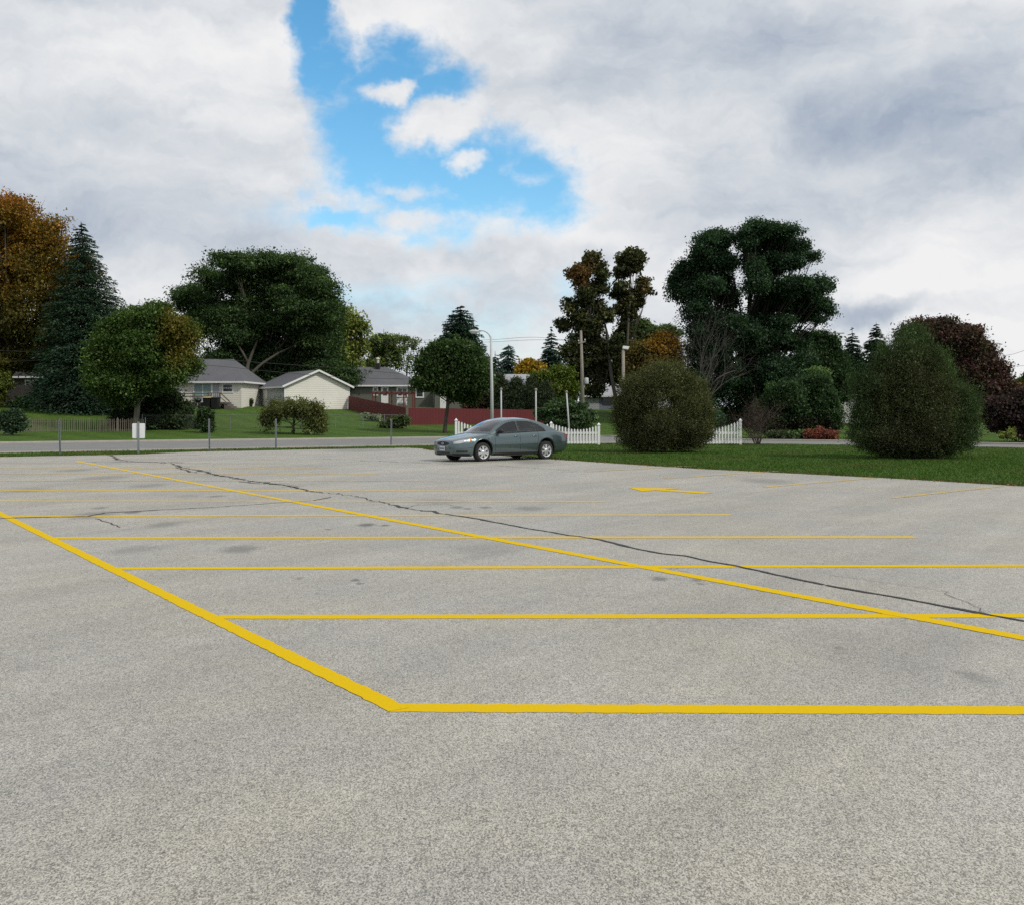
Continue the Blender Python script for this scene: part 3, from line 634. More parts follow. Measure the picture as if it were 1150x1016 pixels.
# --- big dark tree on the right
BIG = [(800,273,18,11),(793,286,19,14),(813,272,12,9),(767,306,12,9),(758,317,8,7),(784,304,17,13),(809,298,16,16),(773,331,16,14),(795,321,20,16),(813,325,14,18),(786,346,18,16),(817,345,12,14),(850,256,12,7),(839,265,11,9),(866,262,14,9),(884,263,11,9),(850,276,17,13),(875,281,20,16),(897,283,11,11),(913,290,5,5),(857,297,18,14),(880,298,15,9),(842,299,9,12),(897,297,7,5),(850,317,16,13),(868,331,18,13),(893,323,19,11),(912,325,17,11),(925,324,8,7),(901,340,20,11),(921,344,11,9),(931,351,5,4),(882,346,17,12),(857,347,16,14),(904,356,11,6),(921,360,5,4)]
BIG = [(a, b, c*1.12, d*1.12) for a, b, c, d in BIG]
plant('shade_tree', 'tallest dark tree, cloud-like crown of many lobes right of the bare grey tree', 'tree', 838, 100,
      BIG+[(790,372,28,22),(830,374,34,22),(868,372,28,18),(800,402,34,28),(848,402,42,28),(890,384,18,13),(880,420,38,24),(820,438,42,30),(868,450,38,28),(782,440,20,30),(840,470,50,18)],
      330000, .185, .36, [(.017,.033,.018),(.023,.042,.021),(.014,.027,.015)], 39, .42, bark='bark_dark', flat=.7, shell=.62, spread=.42, jit=.2)
plant('shade_tree', 'lower dark dome-shaped tree tucked against the right side of the tallest tree', 'tree', 925, 110, [(925,390,18,16),(938,408,18,20),(908,402,20,20),(928,430,25,24),(946,432,12,20),(905,440,20,20)], 85000, .21, .42, [(.014,.027,.012),(.02,.034,.014)], 40, .2)
conifer('spruce_tree', 'small far spruce tip, left of the two beside the cone-shaped bush', 'tree', (957,368), 957, 165, 34, 420, BLUE, 41, .55, .3, 80, .8, .2)
conifer('spruce_tree', 'small far spruce tip, right of the two beside the cone-shaped bush', 'tree', (984,361), 984, 160, 38, 440, [(.02,.036,.022),(.026,.044,.026)], 42, .55, .3, 85, .8, .2)
# --- shrubs right
plant('juniper_bush', 'broad green juniper shrub behind the pink bush across the road', 'bush', 893, 66, [(882,446,20,17),(905,444,22,18),(925,455,14,20),(862,462,14,14),(895,468,36,18),(875,480,24,10),(918,430,9,9),(932,470,10,16)], 90000, .115, .22, [(.019,.035,.015),(.026,.045,.018),(.016,.03,.013)], 43, .09, vert=.25,
      colfn=zone(905,484,36,16,(.026,.018,.017),.75,66))
plant('sapling', 'light green young sprig sticking up above the green juniper shrub', 'sapling', 922, 67, [(919,428,7,6),(924,420,4,6),(915,420,3,5),(921,440,7,10)], 2600, .17, .2, [(.05,.08,.028),(.06,.09,.03)], 44, .04)
plant('barberry_bush', 'low pink-red bush beside the road in front of the green juniper', 'bush', 921, 62.3, [(911,489,7,5.5),(922,486.5,8,6),(933,489,7,5),(925,490,12,4)], 9000, .10, .14, [(.115,.033,.026),(.090,.030,.024),(.140,.052,.036)], 45, .03, limbs=False)
plant('bedding_plants', 'strip of pale green low plants beside the pink bush', 'plants', 886, 62.6, [(870,489.5,7,3.5),(880,489,8,4),(890,489.5,8,4),(899,489,7,4)], 6000, .13, .15, [(0.0432,0.0612,0.0288),(0.0540,0.0720,0.0360),(0.0288,0.0468,0.0180)], 46, .02, limbs=False)
plant('garden_bush', 'small blue-green bush between the round bush and the white picket fence end', 'bush', 803, 70, [(803,470,8,9),(800,478,8,6)], 6000, .13, .18, [(.03,.055,.035)], 47, .03, limbs=False)
CONE = [(1024,383,19,20),(1010,410,27,28),(1041,414,30,28),(1001,432,33,30),(1052,436,35,30),(1024,425,40,40),(1024,445,58,40),(984,440,30,30),(1024,500,54,13),(985,455,34,34),(1066,460,34,34),(1024,460,60,42),(972,478,22,26),(1082,482,20,26),(1024,488,62,22),(990,492,36,18),(1060,495,36,18)]
plant('cone_bush', 'biggest dense cone-shaped evergreen bush on the lawn right of the lot', 'bush', 1026, 38.6, CONE, 300000, .070, .14, [(0.0266,0.0429,0.0163),(0.0340,0.0488,0.0200),(0.0222,0.0355,0.0148)], 48, .10, limbs=False, vert=.35, aspect=.30, shell=.35, spread=.25,
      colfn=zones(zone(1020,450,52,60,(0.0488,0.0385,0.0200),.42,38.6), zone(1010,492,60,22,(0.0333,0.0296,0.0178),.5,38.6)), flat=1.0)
plant('round_bush', 'big round olive-green bush between the two picket fence ends', 'bush', 745, 44.3, [(738,430,26,18),(756,432,24,18),(718,438,18,15),(772,440,17,16),(700,466,12,22),(789,467,10,22),(715,452,22,26),(775,452,22,26),(745,455,46,32),(708,478,16,20),(784,480,14,20),(745,482,52,22),(725,492,30,14),(768,492,28,14),(748,420,14,10)], 240000, .074, .15, [(0.0429,0.0459,0.0192),(0.0518,0.0518,0.0222),(0.0340,0.0385,0.0163)], 49, .10,
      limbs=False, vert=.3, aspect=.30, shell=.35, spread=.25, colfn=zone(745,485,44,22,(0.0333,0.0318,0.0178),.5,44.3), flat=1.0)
plant('plum_tree', 'dark purple-leaved tree behind the cone-shaped bush', 'tree', 1078, 78, [(1052,374,26,17),(1078,386,22,20),(1100,400,18,18),(1116,418,13,16),(1080,416,38,28),(1050,398,30,26),(1112,442,22,22),(1028,376,15,14),(1075,450,44,26),(1128,434,8,10),(1090,378,10,10)], 140000, .165, .32, [(.044,.020,.020),(.034,.022,.018),(.055,.028,.026),(.026,.026,.016)], 50, .2)
plant('plum_bush', 'dark purple bush at the right edge of the photo beside the road', 'bush', 1142, 59, [(1125,462,15,18),(1146,456,18,18),(1168,462,22,24),(1130,478,20,14),(1152,478,22,16),(1180,476,20,18)], 40000, .14, .22, [(.026,.014,.017),(.034,.018,.02),(.018,.016,.014)], 51, .06, limbs=False)
plant('weed_clump', 'small yellow-green weed clump under the purple bush at the right edge', 'plants', 1131, 56.5, [(1132,490,8,4),(1136,484,2,6)], 700, .12, .15, [(.09,.10,.03)], 52, .015, limbs=False)
plant('deciduous_tree', 'bit of green and orange tree right of the purple tree at the photo edge', 'tree', 1146, 122, [(1142,438,9,8),(1156,434,12,12),(1150,448,14,10)], 12000, .26, .4, [(.04,.055,.018),(.05,.055,.018)], 53, .14, colfn=zone(1138,433,7,5,(0.1800,0.0720,0.0144),.8,122))
plant('garden_bush', 'dark bush in the corner of the chain fence and the red fence', 'bush', 447, 84, [(446,475,9,6),(453,473,6,6),(437,478,8,3)], 6000, .14, .2, [(.036,.050,.02),(.046,.06,.026)], 54, .04, limbs=False)
plant('flowering_bush', 'pale flowering plant above the chain fence near the red fence', 'bush', 421, 90, [(420,470,6,4),(424,472,5,3),(412,468,5,2.5)], 2600, .13, .16, [(0.2160,0.2376,0.1944),(0.0864,0.1152,0.0576),(0.0576,0.0864,0.0288)], 55, .02, limbs=False)
# --- bare and twiggy growth
def branching(mb, p, d, L, r, depth, rg, spread=.55, up=.12, tips=None):
    d = np.array(d, float); d /= np.linalg.norm(d); n = 4; pts = [np.array(p)]; rad = [r]
    for i in range(n):
        d = d+np.array([rg.gauss(0, .12) for _ in range(3)])+np.array((0, 0, up*.3)); d /= np.linalg.norm(d)
        pts.append(pts[-1]+d*L/n); rad.append(r*(1-.55*(i+1)/n))
    mb.tube(pts, rad, 5 if depth < 3 else 4, False)
    if tips is not None and depth <= 1: tips.append(tuple(pts[-1]))
    if depth == 0: return
    for i in range(rg.randint(3, 5)):
        k = rg.randint(1, n); dd = d+np.array([rg.gauss(0, spread) for _ in range(3)])
        branching(mb, pts[k], dd, L*rg.uniform(.5, .8), max(rad[k]*.58, .006), depth-1, rg, spread, up, tips)
bx, by = (783-CX)*86/F, 86; bz = tz(bx, by)
o = root('bare_tree', 'leafless grey tree with fine bare branches in front of the tallest dark tree', 'tree', (bx, by, bz)); rg = random.Random(5); mb = MB()
mb.tube([(bx, by, bz-.1), (bx+.1, by, bz+1.5)], [.13, .10], 8)
for dx, L in ((-.32, 4.5), (-.08, 5.8), (.12, 6.2), (.42, 4.8), (.75, 4.2), (-.6, 3.4)):
    branching(mb, (bx+.1, by, bz+1.2+rg.random()*.4), (dx, rg.uniform(-.3, .3), 1), L*.80, .050, 3, rg, .42, .1)
mb.tube([P(800,432,86), P(806,425,86), P(815,420,86), P(826,416,86)], [.09, .06, .05, .02], 5)
mb.build('trunk', M['bark_grey'], o, True, (bx, by, bz))
bx, by = (851-CX)*54.2/F, 54.2
o = root('twiggy_shrub', 'twiggy purple-brown shrub of many stems at the picket fence end', 'shrub', (bx, by, 0)); rg = random.Random(9); mb = MB(); tips = []
for i in range(15):
    a = rg.uniform(0, 6.28); b = rg.uniform(.05, .55)
    branching(mb, (bx+.12*math.cos(a), by+.12*math.sin(a), -.03), (b*math.cos(a), b*math.sin(a), 1), rg.uniform(1.1, 1.6), .022, 2, rg, .5, .05, tips)
mb.build('stems', M['twig'], o, False, (bx, by, 0))
g = np.random.default_rng(3); tp = np.array(tips); tp = np.repeat(tp, 9, 0)+g.normal(0, .13, (len(tips)*9, 3)); tp = tp[tp[:, 2] > .35]
v, f = leaf_quads(tp, g.normal(size=tp.shape), g.normal(size=tp.shape), np.full(len(tp), .075), np.full(len(tp), .045))
link('leaves', np_mesh('leaves', v-np.array((bx, by, 0)), f, np.repeat(palette_mix([(.05,.026,.026),(.038,.024,.022),(.045,.035,.024)], len(tp), g), 4, 0)), o, M['leaf'])

# ---- turf blades over the near lawns, litter along the edge of the lot
def turf(n, seed, xr, yr, near=True):
    g = np.random.default_rng(seed); x = g.uniform(*xr, n); y = g.uniform(*yr, n)
    ok = (~inside(LOT_POLY, x, y)) & (~inside(ROAD_NEAR+ROAD_FAR[::-1], x, y)) & (SX*x+SY*y < 61)
    ok &= np.abs((x)/np.maximum(y, 1)) < .85
    return x[ok], y[ok], g
xs, ys, g = turf(680000, 4, (-30, 38), (17, 60)); keep = g.random(len(xs)) < np.clip((34/ys)**2.0, .12, 1); xs, ys = xs[keep], ys[keep]; n = len(xs)
hgt = g.uniform(.035, .085, n)*(1+.3*np.sin(xs*2.1)*np.sin(ys*1.7)); c0 = np.stack([xs, ys, np.zeros(n)-.01], 1); a = g.uniform(0, 6.283, n); w = g.uniform(.008, .018, n)
dr = np.stack([np.cos(a), np.sin(a), np.zeros(n)], 1); lean = g.normal(0, .45, (n, 2))*hgt[:, None]
tipp = c0+np.stack([lean[:, 0], lean[:, 1], hgt], 1); v = np.stack([c0-dr*w[:, None], c0+dr*w[:, None], tipp], 1).reshape(-1, 3); f = np.arange(n*3).reshape(-1, 3)
dry = ((np.sin(xs*.9+1)*np.sin(ys*.7)+g.normal(0, .4, n)) > .75)
col = palette_mix([(.049,.100,.016),(.064,.124,.020),(.080,.138,.025),(.041,.088,.014)], n, g, .2); col[dry] = palette_mix([(.11,.105,.035),(.08,.095,.03)], int(dry.sum()), g)
o = link('grass', np_mesh('grass', v, f, np.repeat(col, 3, 0)), None, M['leaf']); o['kind'] = 'stuff'; o['label'] = 'short green turf between the lot and the road'
g = np.random.default_rng(8); e = np.array(edge_w); idx = g.integers(0, len(e)-1, 5200); t = g.random(5200)[:, None]; p = e[idx]*(1-t)+e[idx+1]*t
p = p+g.normal(0, .13, p.shape)*np.array((1, 1)); ok = (p[:, 1] > 18) & (p[:, 1] < 50); p = p[ok]; n = len(p)
c = np.stack([p[:, 0], p[:, 1], np.where(inside(LOT_POLY, p[:, 0], p[:, 1]), .028, .03)+g.random(n)*.02], 1)
v, f = leaf_quads(c, np.concatenate([g.normal(size=(n, 2)), g.normal(0, .25, (n, 1))], 1), g.normal(0, .35, (n, 3))+np.array((0, 0, 1.)), g.uniform(.03, .09, n), g.uniform(.02, .055, n))
o = link('fallen_leaves', np_mesh('fallen_leaves', v, f, np.repeat(palette_mix([(.16,.085,.03),(.10,.06,.025),(.22,.13,.05),(.07,.05,.03),(.06,.075,.02)], n, g, .3), 4, 0)), None, M['leaf']); o['kind'] = 'stuff'; o['label'] = 'dry brown leaves and dead grass along the edge of the lot'
# ================================================================ BUILDINGS
def window(par, x0, x1, z0, z1, pane, y=0, fw=.11, mull=1, name='window', cross=0):
    """white frame proud of a wall lying in the plane y (facing -y), panes as its child"""
    mb = MB(); d = .05
    mb.box(x0, x1, y-d, y-.004, z1-fw, z1); mb.box(x0, x1, y-d, y-.004, z0, z0+fw)
    mb.box(x0, x0+fw, y-d, y-.004, z0+fw, z1-fw); mb.box(x1-fw, x1, y-d, y-.004, z0+fw, z1-fw)
    for i in range(mull):
        c = x0+(x1-x0)*(i+1)/(mull+1); mb.box(c-.03, c+.03, y-d+.01, y-.006, z0+fw, z1-fw)
    if cross: c = (z0+z1)/2; mb.box(x0+fw, x1-fw, y-d+.012, y-.007, c-.03, c+.03)
    o = mb.build(name, M['white_trim'], par)
    MB().box(x0+fw, x1-fw, y-.022, y-.008, z0+fw, z1-fw).build('pane', M[pane], o); return o
def hip_roof(par, x0, x1, y0, y1, ze, zr, rx0, rx1, mat, over=.4, th=.16):
    ym = (y0+y1)/2; x0 -= over; x1 += over; y0 -= over; y1 += over
    v = [(x0,y0,ze),(x1,y0,ze),(x1,y1,ze),(x0,y1,ze),(rx0,ym,zr),(rx1,ym,zr)]
    f = [(0,1,5,4),(1,2,5),(2,3,4,5),(3,0,4),(3,2,1,0)]
    r = MB().add(v, f).build('roof', mat, par)
    mb = MB(); mb.box(x0, x1, y0-.02, y0+.04, ze-th, ze-.005); mb.box(x1-.04, x1+.02, y0+.042, y1, ze-th, ze-.005); mb.box(x0-.02, x0+.04, y0+.042, y1, ze-th, ze-.005)
    mb.box(x0+.045, x1-.045, y0+.045, y1, ze-.05, ze-.012)
    mb.build('fascia', M['white_trim'], par); return r
def walls(par, x0, x1, y0, y1, z0, z1, mat, name='wall'):
    return MB().box(x0, x1, y0, y1, z0, z1).build(name, mat, par)

# --- cream house
YH = 98; hx = (150-CX)*YH/F; hz = 2.12
h = root('cream_house', 'cream sided house with grey hip roof, sliding patio door and wooden deck', 'house', (hx, YH, hz), R(-3))
W = (273-150)*YH/F; pxh = lambda p: (p-150)*YH/F; pz = lambda y: H-(y-HY)*YH/F-hz
walls(h, 0, W, 0, 6.6, -.3, pz(430), M['cream'])
rf = hip_roof(h, 0, W, 0, 6.6, pz(428.6), pz(405)+.25, 2.6, W-1.75, M['shingle'])
MB().lathe([(.05,0),(.05,.45),(.001,.46)], (W-4.2, 1.9, pz(428.6)+.85), 8).build('vent_pipe', M['black_plastic'], rf)
sd = window(h, pxh(218), pxh(240), pz(452.5), pz(430.2), 'pane_teal', 0, .12, 1, 'patio_door')
window(h, pxh(251), pxh(264), pz(441.5), pz(430.8), 'pane_dark', 0, .12, 0, cross=1)
MB().box(W-.1, W+.012, -.012, .1, -.25, pz(430)).build('corner_trim', M['cream_pale'], h)
MB().box(pxh(240)+.05, pxh(248), -.018, -.003, pz(453), pz(430.2)).build('siding_panel', M['grey_and_shade_siding'], h, label='narrow grey siding panel between door and window')
MB().box(pxh(199), pxh(207), -.05, -.003, pz(452), pz(436)).build('side_door', M['white_trim'], h, label='white side door half hidden by the maple')
# deck
dk = root('wooden_deck', 'low grey wooden deck with railing and steps on the cream house', 'deck', (hx, YH, hz), R(-3))
dz = pz(452); y0 = -2.3
MB().box(pxh(196), pxh(262), y0, -.06, dz-.14, dz).build('deck_floor', M['deck_wood'], dk)
mb = MB()
for xa, xb in ((196, 245),):
    n = 44; x0, x1 = pxh(xa), pxh(xb)
    for i in range(n):
        xx = x0+(x1-x0)*i/n; hh = dz+.1+.14
        mb.bar((xx, y0+.03, -.24), (min(xx+hh, x1), y0+.03, -.24+min(hh, x1-xx)), .03, .012); mb.bar((min(xx+hh, x1), y0+.045, -.24), (min(xx+hh, x1)-min(hh, x1-xx), y0+.045, -.24+min(hh, x1-xx)), .03, .012)
mb.build('lattice_skirt', M['lattice'], dk)
mb = MB()
for p in (197, 208, 213.5, 229, 245): mb.box(pxh(p)-.06, pxh(p)+.06, y0, y0+.11, -.25, pz(441.5))
for zz in (pz(442.2), pz(445.2)):
    mb.box(pxh(213.5), pxh(245), y0+.12, y0+.17, zz-.1, zz)
for zz in (pz(444.8), pz(448)): mb.box(pxh(196), pxh(213), y0+.12, y0+.17, zz-.08, zz)
mb.build('railing', M['deck_wood'], dk)
mb = MB()
for p in (248, 257.5): mb.box(pxh(p)-.05, pxh(p)+.05, y0+.02, y0+.12, -.25, pz(442))
mb.box(pxh(246), pxh(258), y0+.02, y0+.08, pz(442.4), pz(441.6)); mb.bar((pxh(258), y0+.05, pz(442)), (pxh(268.5), y0+.05, pz(451.5)), .09, .09); mb.bar((pxh(258), y0+.05, pz(446.5)), (pxh(266), y0+.05, pz(453.5)), .06, .06)
for p in (250, 252.5, 255): mb.box(pxh(p)-.02, pxh(p)+.02, y0+.03, y0+.07, dz, pz(442.4))
mb.build('stair_rail', M['deck_wood'], dk)
mb = MB()
for i in range(3): mb.box(pxh(262)+.3*i, pxh(262)+.3*(i+1)-.004, y0+.1, -.4, -.25, dz-.18*(i+1))
mb.build('steps', M['deck_wood'], dk)
def trash_bin(px, Y, label, lid):
    x = (px-CX)*Y/F; z = tz(x, Y); o = root('trash_bin', label, 'bin', (x, Y, z), R(-5), 'bins by the deck'); w = .33
    mb = MB(); v = [(-w*.8,-w*.85,.06),(w*.8,-w*.85,.06),(w*.8,w*.7,.06),(-w*.8,w*.7,.06),(-w,-w,.98),(w,-w,.98),(w,w,.98),(-w,w,.98)]
    mb.add(v, [(3,2,1,0),(4,5,6,7),(0,1,5,4),(1,2,6,5),(2,3,7,6),(3,0,4,7)]); mb.box(-w-.025, w+.025, -w-.025, w+.025, .93, .97); mb.build('body', M['black_plastic'], o, bevel=.02)
    MB().add([(-w-.03,-w-.05,.985),(w+.03,-w-.05,.985),(w+.03,w+.03,.985),(-w-.03,w+.03,.985),(-w*.9,-w*.8,1.07),(w*.9,-w*.8,1.07),(w*.9,w,1.1),(-w*.9,w,1.1)],
             [(3,2,1,0),(4,5,6,7),(0,1,5,4),(1,2,6,5),(2,3,7,6),(3,0,4,7)]).build('lid', M[lid], o, bevel=.015)
    for s in (-1, 1): MB().lathe([(.001,-.03),(.13,-.03),(.13,.03),(.001,.03)], (0, 0, 0), 14, 'y').build('wheel', M['black_plastic'], o)
    for i, c in enumerate([k for k in o.children if k.name.startswith('wheel')]): c.rotation_euler.z = R(90); c.location = ((-1, 1)[i]*(w*.8+.04), w*.7, .13)
    return o
trash_bin(233, 94.7, 'black wheeled bin with tan lid in front of the deck', 'bin_lid'); trash_bin(242, 94.7, 'all-black wheeled bin beside the tan-lidded bin', 'black_plastic')
x, Y = (222.3-CX)*94.6/F, 94.6; z = tz(x, Y); o = root('kettle_grill', 'black kettle grill on legs in front of the deck lattice', 'grill', (x, Y, z))
MB().lathe([(.001,.52),(.14,.53),(.26,.62),(.30,.74)], n=20).build('bowl', M['black_plastic'], o, True); MB().lathe([(.305,.745),(.28,.86),(.17,.95),(.03,.98),(.03,1.02),(.001,1.02)], n=20).build('lid', M['black_plastic'], o, True)
for a in (30, 150, 270): MB().tube([(.12*math.cos(R(a)), .12*math.sin(R(a)), .56), (.3*math.cos(R(a)), .3*math.sin(R(a)), 0)], .014, 6).build('leg', M['steel'], o)
o = root('potted_plant', 'dark pot with a small plant between house and garage', 'plant pot', ((281.5-CX)*100/F, 100, 2.12))
MB().lathe([(.001,0),(.16,0),(.22,.36),(.18,.36),(.17,.3),(.001,.3)], n=16).build('pot', M['black_plastic'], o)
v, f, c = crown_cloud([(0,0,.5,.2,.2,.2)], 160, .12, .1, DK, 4, floor=False); link('foliage', np_mesh('foliage', v, f, c), o, M['leaf'])

# --- pale garage: local x along the gable (road direction), y away from it
ga = math.atan2(.53, .83); gx, gy = (319.5-CX)*98/F, 98; gz = 1.80
g_ = root('garage', 'pale garage with gable wall, grey shingle roof and a side wall with its shade painted in grey', 'garage', (gx, gy, gz), ga)
Wg, Dg, ze, za = 6.45, 7.2, 4.0-gz, 5.42-gz
MB().add([(0,0,-.35),(Wg,0,-.6),(Wg,Dg,-.35),(0,Dg,-.35),(0,0,ze),(Wg,0,ze),(Wg,Dg,ze),(0,Dg,ze),(Wg/2,0,za),(Wg/2,Dg,za)],
         [(0,1,5,8,4),(2,3,7,9,6),(1,2,6,5)]).build('wall', M['cream_pale'], g_)
MB().add([(0,0,-.35),(0,Dg,-.35),(0,Dg,ze),(0,0,ze)], [(0,3,2,1)]).build('side_wall', M['grey_and_shade_siding'], g_, label='side wall with its shade painted in grey')  # side turned away from the sun: its shade is put into the grey colour
ov = .32; sl = (za-ze)/(Wg/2); e0 = (-ov, ze-ov*sl); e1 = (Wg+ov, ze-ov*sl); t = .13
v = [(e0[0],-ov,e0[1]+t),(Wg/2,-ov,za+t),(e1[0],-ov,e1[1]+t),(e0[0],Dg+ov,e0[1]+t),(Wg/2,Dg+ov,za+t),(e1[0],Dg+ov,e1[1]+t),
     (e0[0],-ov,e0[1]+.02),(Wg/2,-ov,za+.02),(e1[0],-ov,e1[1]+.02),(e0[0],Dg+ov,e0[1]+.02),(Wg/2,Dg+ov,za+.02),(e1[0],Dg+ov,e1[1]+.02)]
MB().add(v, [(0,1,4,3),(1,2,5,4),(6,9,10,7),(7,10,11,8),(3,4,10,9),(4,5,11,10),(0,3,9,6),(2,8,11,5)]).build('roof', M['shingle'], g_)
mb = MB()
for a, b in ((v[0], v[1]), (v[1], v[2])):
    mb.bar((a[0], a[1]-.025, a[2]-.06), (b[0], b[1]-.025, b[2]-.06), .035, .17)
mb.box(e0[0]-.04, e0[0]-.005, -ov, Dg+ov, e0[1]-.03, e0[1]+t-.01); mb.build('fascia', M['white_trim'], g_)
MB().box(-.02, Wg+.02, -.03, -.004, -.62, .06).build('foundation', M['concrete'], g_)
MB().box(-.03, .09, -.02, -.004, .06, ze-.04).build('corner_trim', M['white_trim'], g_); MB().box(Wg-.09, Wg+.02, -.02, -.004, .06, ze-.04).build('corner_trim', M['white_trim'], g_)
MB().box(-.05, -.004, 4.5, 5.5, -.2, 1.95).build('side_door', M['white_trim'], g_)

# --- sage house with low hip roof
YS2 = 112; sx0 = (372-CX)*YS2/F; sz = 2.15; ps = lambda p: (p-372)*YS2/F; zs = lambda y: H-(y-HY)*YS2/F-sz
s_ = root('sage_house', 'long sage green house with charcoal hip roof behind the red fence', 'house', (sx0, YS2, sz), R(2))
Ws = ps(486); walls(s_, 0, Ws, 0, 7, -.4, zs(434.5), M['sage'])
rf = hip_roof(s_, 0, Ws-1.0, 0, 7, zs(432.6), zs(414.6)+.35, ps(394), ps(431), M['shingle'], .45)
ch = MB(); cx_, cy_ = ps(421), 3.2
ch.box(cx_-.24, cx_+.24, cy_-.24, cy_+.24, zs(417), zs(414.6)+.75); o = ch.build('chimney', M['black_plastic'], rf)
MB().lathe([(.15,0),(.15,.42),(.24,.43),(.24,.5),(.1,.62),(.001,.63)], (cx_, cy_, zs(414.6)+.75), 12).build('flue_cap', M['tin'], rf)
MB().lathe([(.1,0),(.13,.3),(.001,.32)], (ps(400.5), 2.0, zs(418.3)+.02), 8).build('roof_vent', M['black_plastic'], rf)
window(s_, ps(418.5), ps(424.5), zs(444.5), zs(434.9), 'pane_dark', 0, .12, 0, cross=1)
dd = MB().box(ps(427.8), ps(436), -.06, -.004, zs(453), zs(434.9)).build('entry_door', M['white_trim'], s_)
MB().box(ps(430), ps(434.5), -.066, -.061, zs(444.5), zs(436)).build('pane', M['pane_dark'], dd)
window(s_, ps(445.2), ps(457.8), zs(446), zs(434.9), 'pane_dark', 0, .14, 1)
window(s_, ps(466), ps(476), zs(447), zs(436), 'pane_dark', 0, .14, 0)
MB().lathe([(.001,0),(.09,.02),(.1,.1),(.06,.2),(.001,.21)], (ps(426.2), -.12, zs(438)), 10).build('porch_lamp', M['black_plastic'], s_)
w2 = root('sage_outbuilding', 'plain grey-green shed with white door behind the small maple', 'shed', ((488-CX)*108/F, 108, 2.0), R(2))
walls(w2, 0, 3.9, 0, 4, -.4, 1.95, M['sage']); hip_roof(w2, 0, 3.9, 0, 4, 2.0, 2.9, 1.2, 2.7, M['shingle'], .3)
MB().box(.55, 1.15, -.06, -.004, -.2, 1.55).build('door', M['white_trim'], w2)
# pergola and bench
Yp = 103; px0 = lambda p: (p-CX)*Yp/F
pg = root('pergola', 'thin red-brown open pergola frame in front of the sage house', 'pergola', (px0(441), Yp, 2.0)); zt = H-(441.3-HY)*Yp/F
for yy in (0, 2.2):
    for p in (418.5, 437, 453.5, 463.5): MB().box(px0(p)-px0(441)-.07, px0(p)-px0(441)+.07, yy-.07, yy+.07, -.2, zt-2.14).build('post', M['red_wood'], pg)
mb = MB()
for yy in (0, 2.2): mb.box(px0(417)-px0(441), px0(464.5)-px0(441), yy-.06, yy+.06, zt-2.138, zt-1.96)
for i in range(9):
    xx = px0(417.5)-px0(441)+i*.495; mb.box(xx, xx+.06, -.25, 2.45, zt-1.957, zt-1.84)
mb.build('beams', M['red_wood'], pg)
bn = root('garden_bench', 'white garden bench under the pergola', 'bench', (px0(450), 104, 2.05)); 
MB().box(-.5, .5, -.2, .2, .40, .45).build('seat', M['white_trim'], bn); mb = MB()
for i in range(5): mb.box(-.5, .5, .2, .23, .5+.09*i, .57+.09*i)
mb.build('backrest', M['white_trim'], bn)
for xx in (-.47, .41):
    for yy in (-.18, .17): MB().box(xx, xx+.06, yy, yy+.06, 0, .395 if yy < 0 else .92).build('leg', M['white_trim'], bn)
# --- dim brown house on the far left
b_ = root('brown_house', 'dim brown house with dark roof under the orange maple', 'house', ((-60-CX)*104/F, 104, 2.18))
kx = lambda p: (p+60)*104/F; kz = lambda y: H-(y-HY)*104/F-2.18
walls(b_, 0, kx(112), 0, 8, -.4, kz(424), M['brown_siding']); hip_roof(b_, 0, kx(112), 0, 8, kz(423), kz(396), 3, kx(112)-3, M['shingle_dark'], .5)
window(b_, kx(8), kx(16), kz(436), kz(427), 'pane_dark', 0, .1, 1); window(b_, kx(28), kx(42), kz(436), kz(427), 'pane_dark', 0, .1, 1)
# --- more houses behind
def gable_house(name, label, x0, x1, Y, D, z0, ze, zr, wall, roof, cat='house', rz=0, along=True):
    o = root(name, label, cat, (x0, Y, z0), rz); W = x1-x0
    walls(o, 0, W, 0, D, -.4, ze, wall); ov = .4
    if along:
        v = [(-ov,-ov,ze-.12),(W+ov,-ov,ze-.12),(W+ov,D/2,zr),(-ov,D/2,zr),(-ov,D+ov,ze-.12),(W+ov,D+ov,ze-.12)]
        MB().add(v, [(0,1,2,3),(3,2,5,4),(0,3,4),(1,5,2)]).build('roof', roof, o)
        MB().box(-ov, W+ov, -ov-.03, -ov-.003, ze-.26, ze-.1).build('fascia', M['white_trim'], o)
    return o
Yg = 116; q = lambda p: (p-CX)*Yg/F; zz = lambda y: H-(y-HY)*Yg/F-2.2
o = gable_house('grey_roofed_house', 'house with pale grey roof peeking between the cone evergreens', q(548), q(606), Yg, 8, 2.2, zz(436), zz(419), M['white_siding'], M['shingle_pale'])
window(o, q(574)-q(548), q(580)-q(548), zz(452), zz(441), 'pane_dark', 0, .1, 1)
MB().box(q(587)-q(548), q(589)-q(548), 2.2, 2.7, zz(430)+.05, zz(425)).build('chimney', M['shingle'], o)
Yg = 116
o = gable_house('blue_garage', 'blue-grey garage with white trim behind the twin trees', q(655), q(706), Yg, 7, 2.0, zz(443.5)+.2, zz(432)+.2, M['blue_siding'], M['shingle_pale'], 'garage')
mb = MB(); mb.box(q(655)-q(655), .25, -.03, -.004, -.3, zz(443.5)+.15); mb.build('corner_trim', M['white_trim'], o)
MB().box(q(677)-q(655), q(687)-q(655), -.05, -.004, zz(455)+.2, zz(447)+.2).build('window', M['pane_dark'], o)
MB().box(q(658)-q(655), q(673)-q(655), -.05, -.004, -.2, zz(446)+.2).build('garage_door', M['grey_and_shade_siding'], o)
Yg = 112
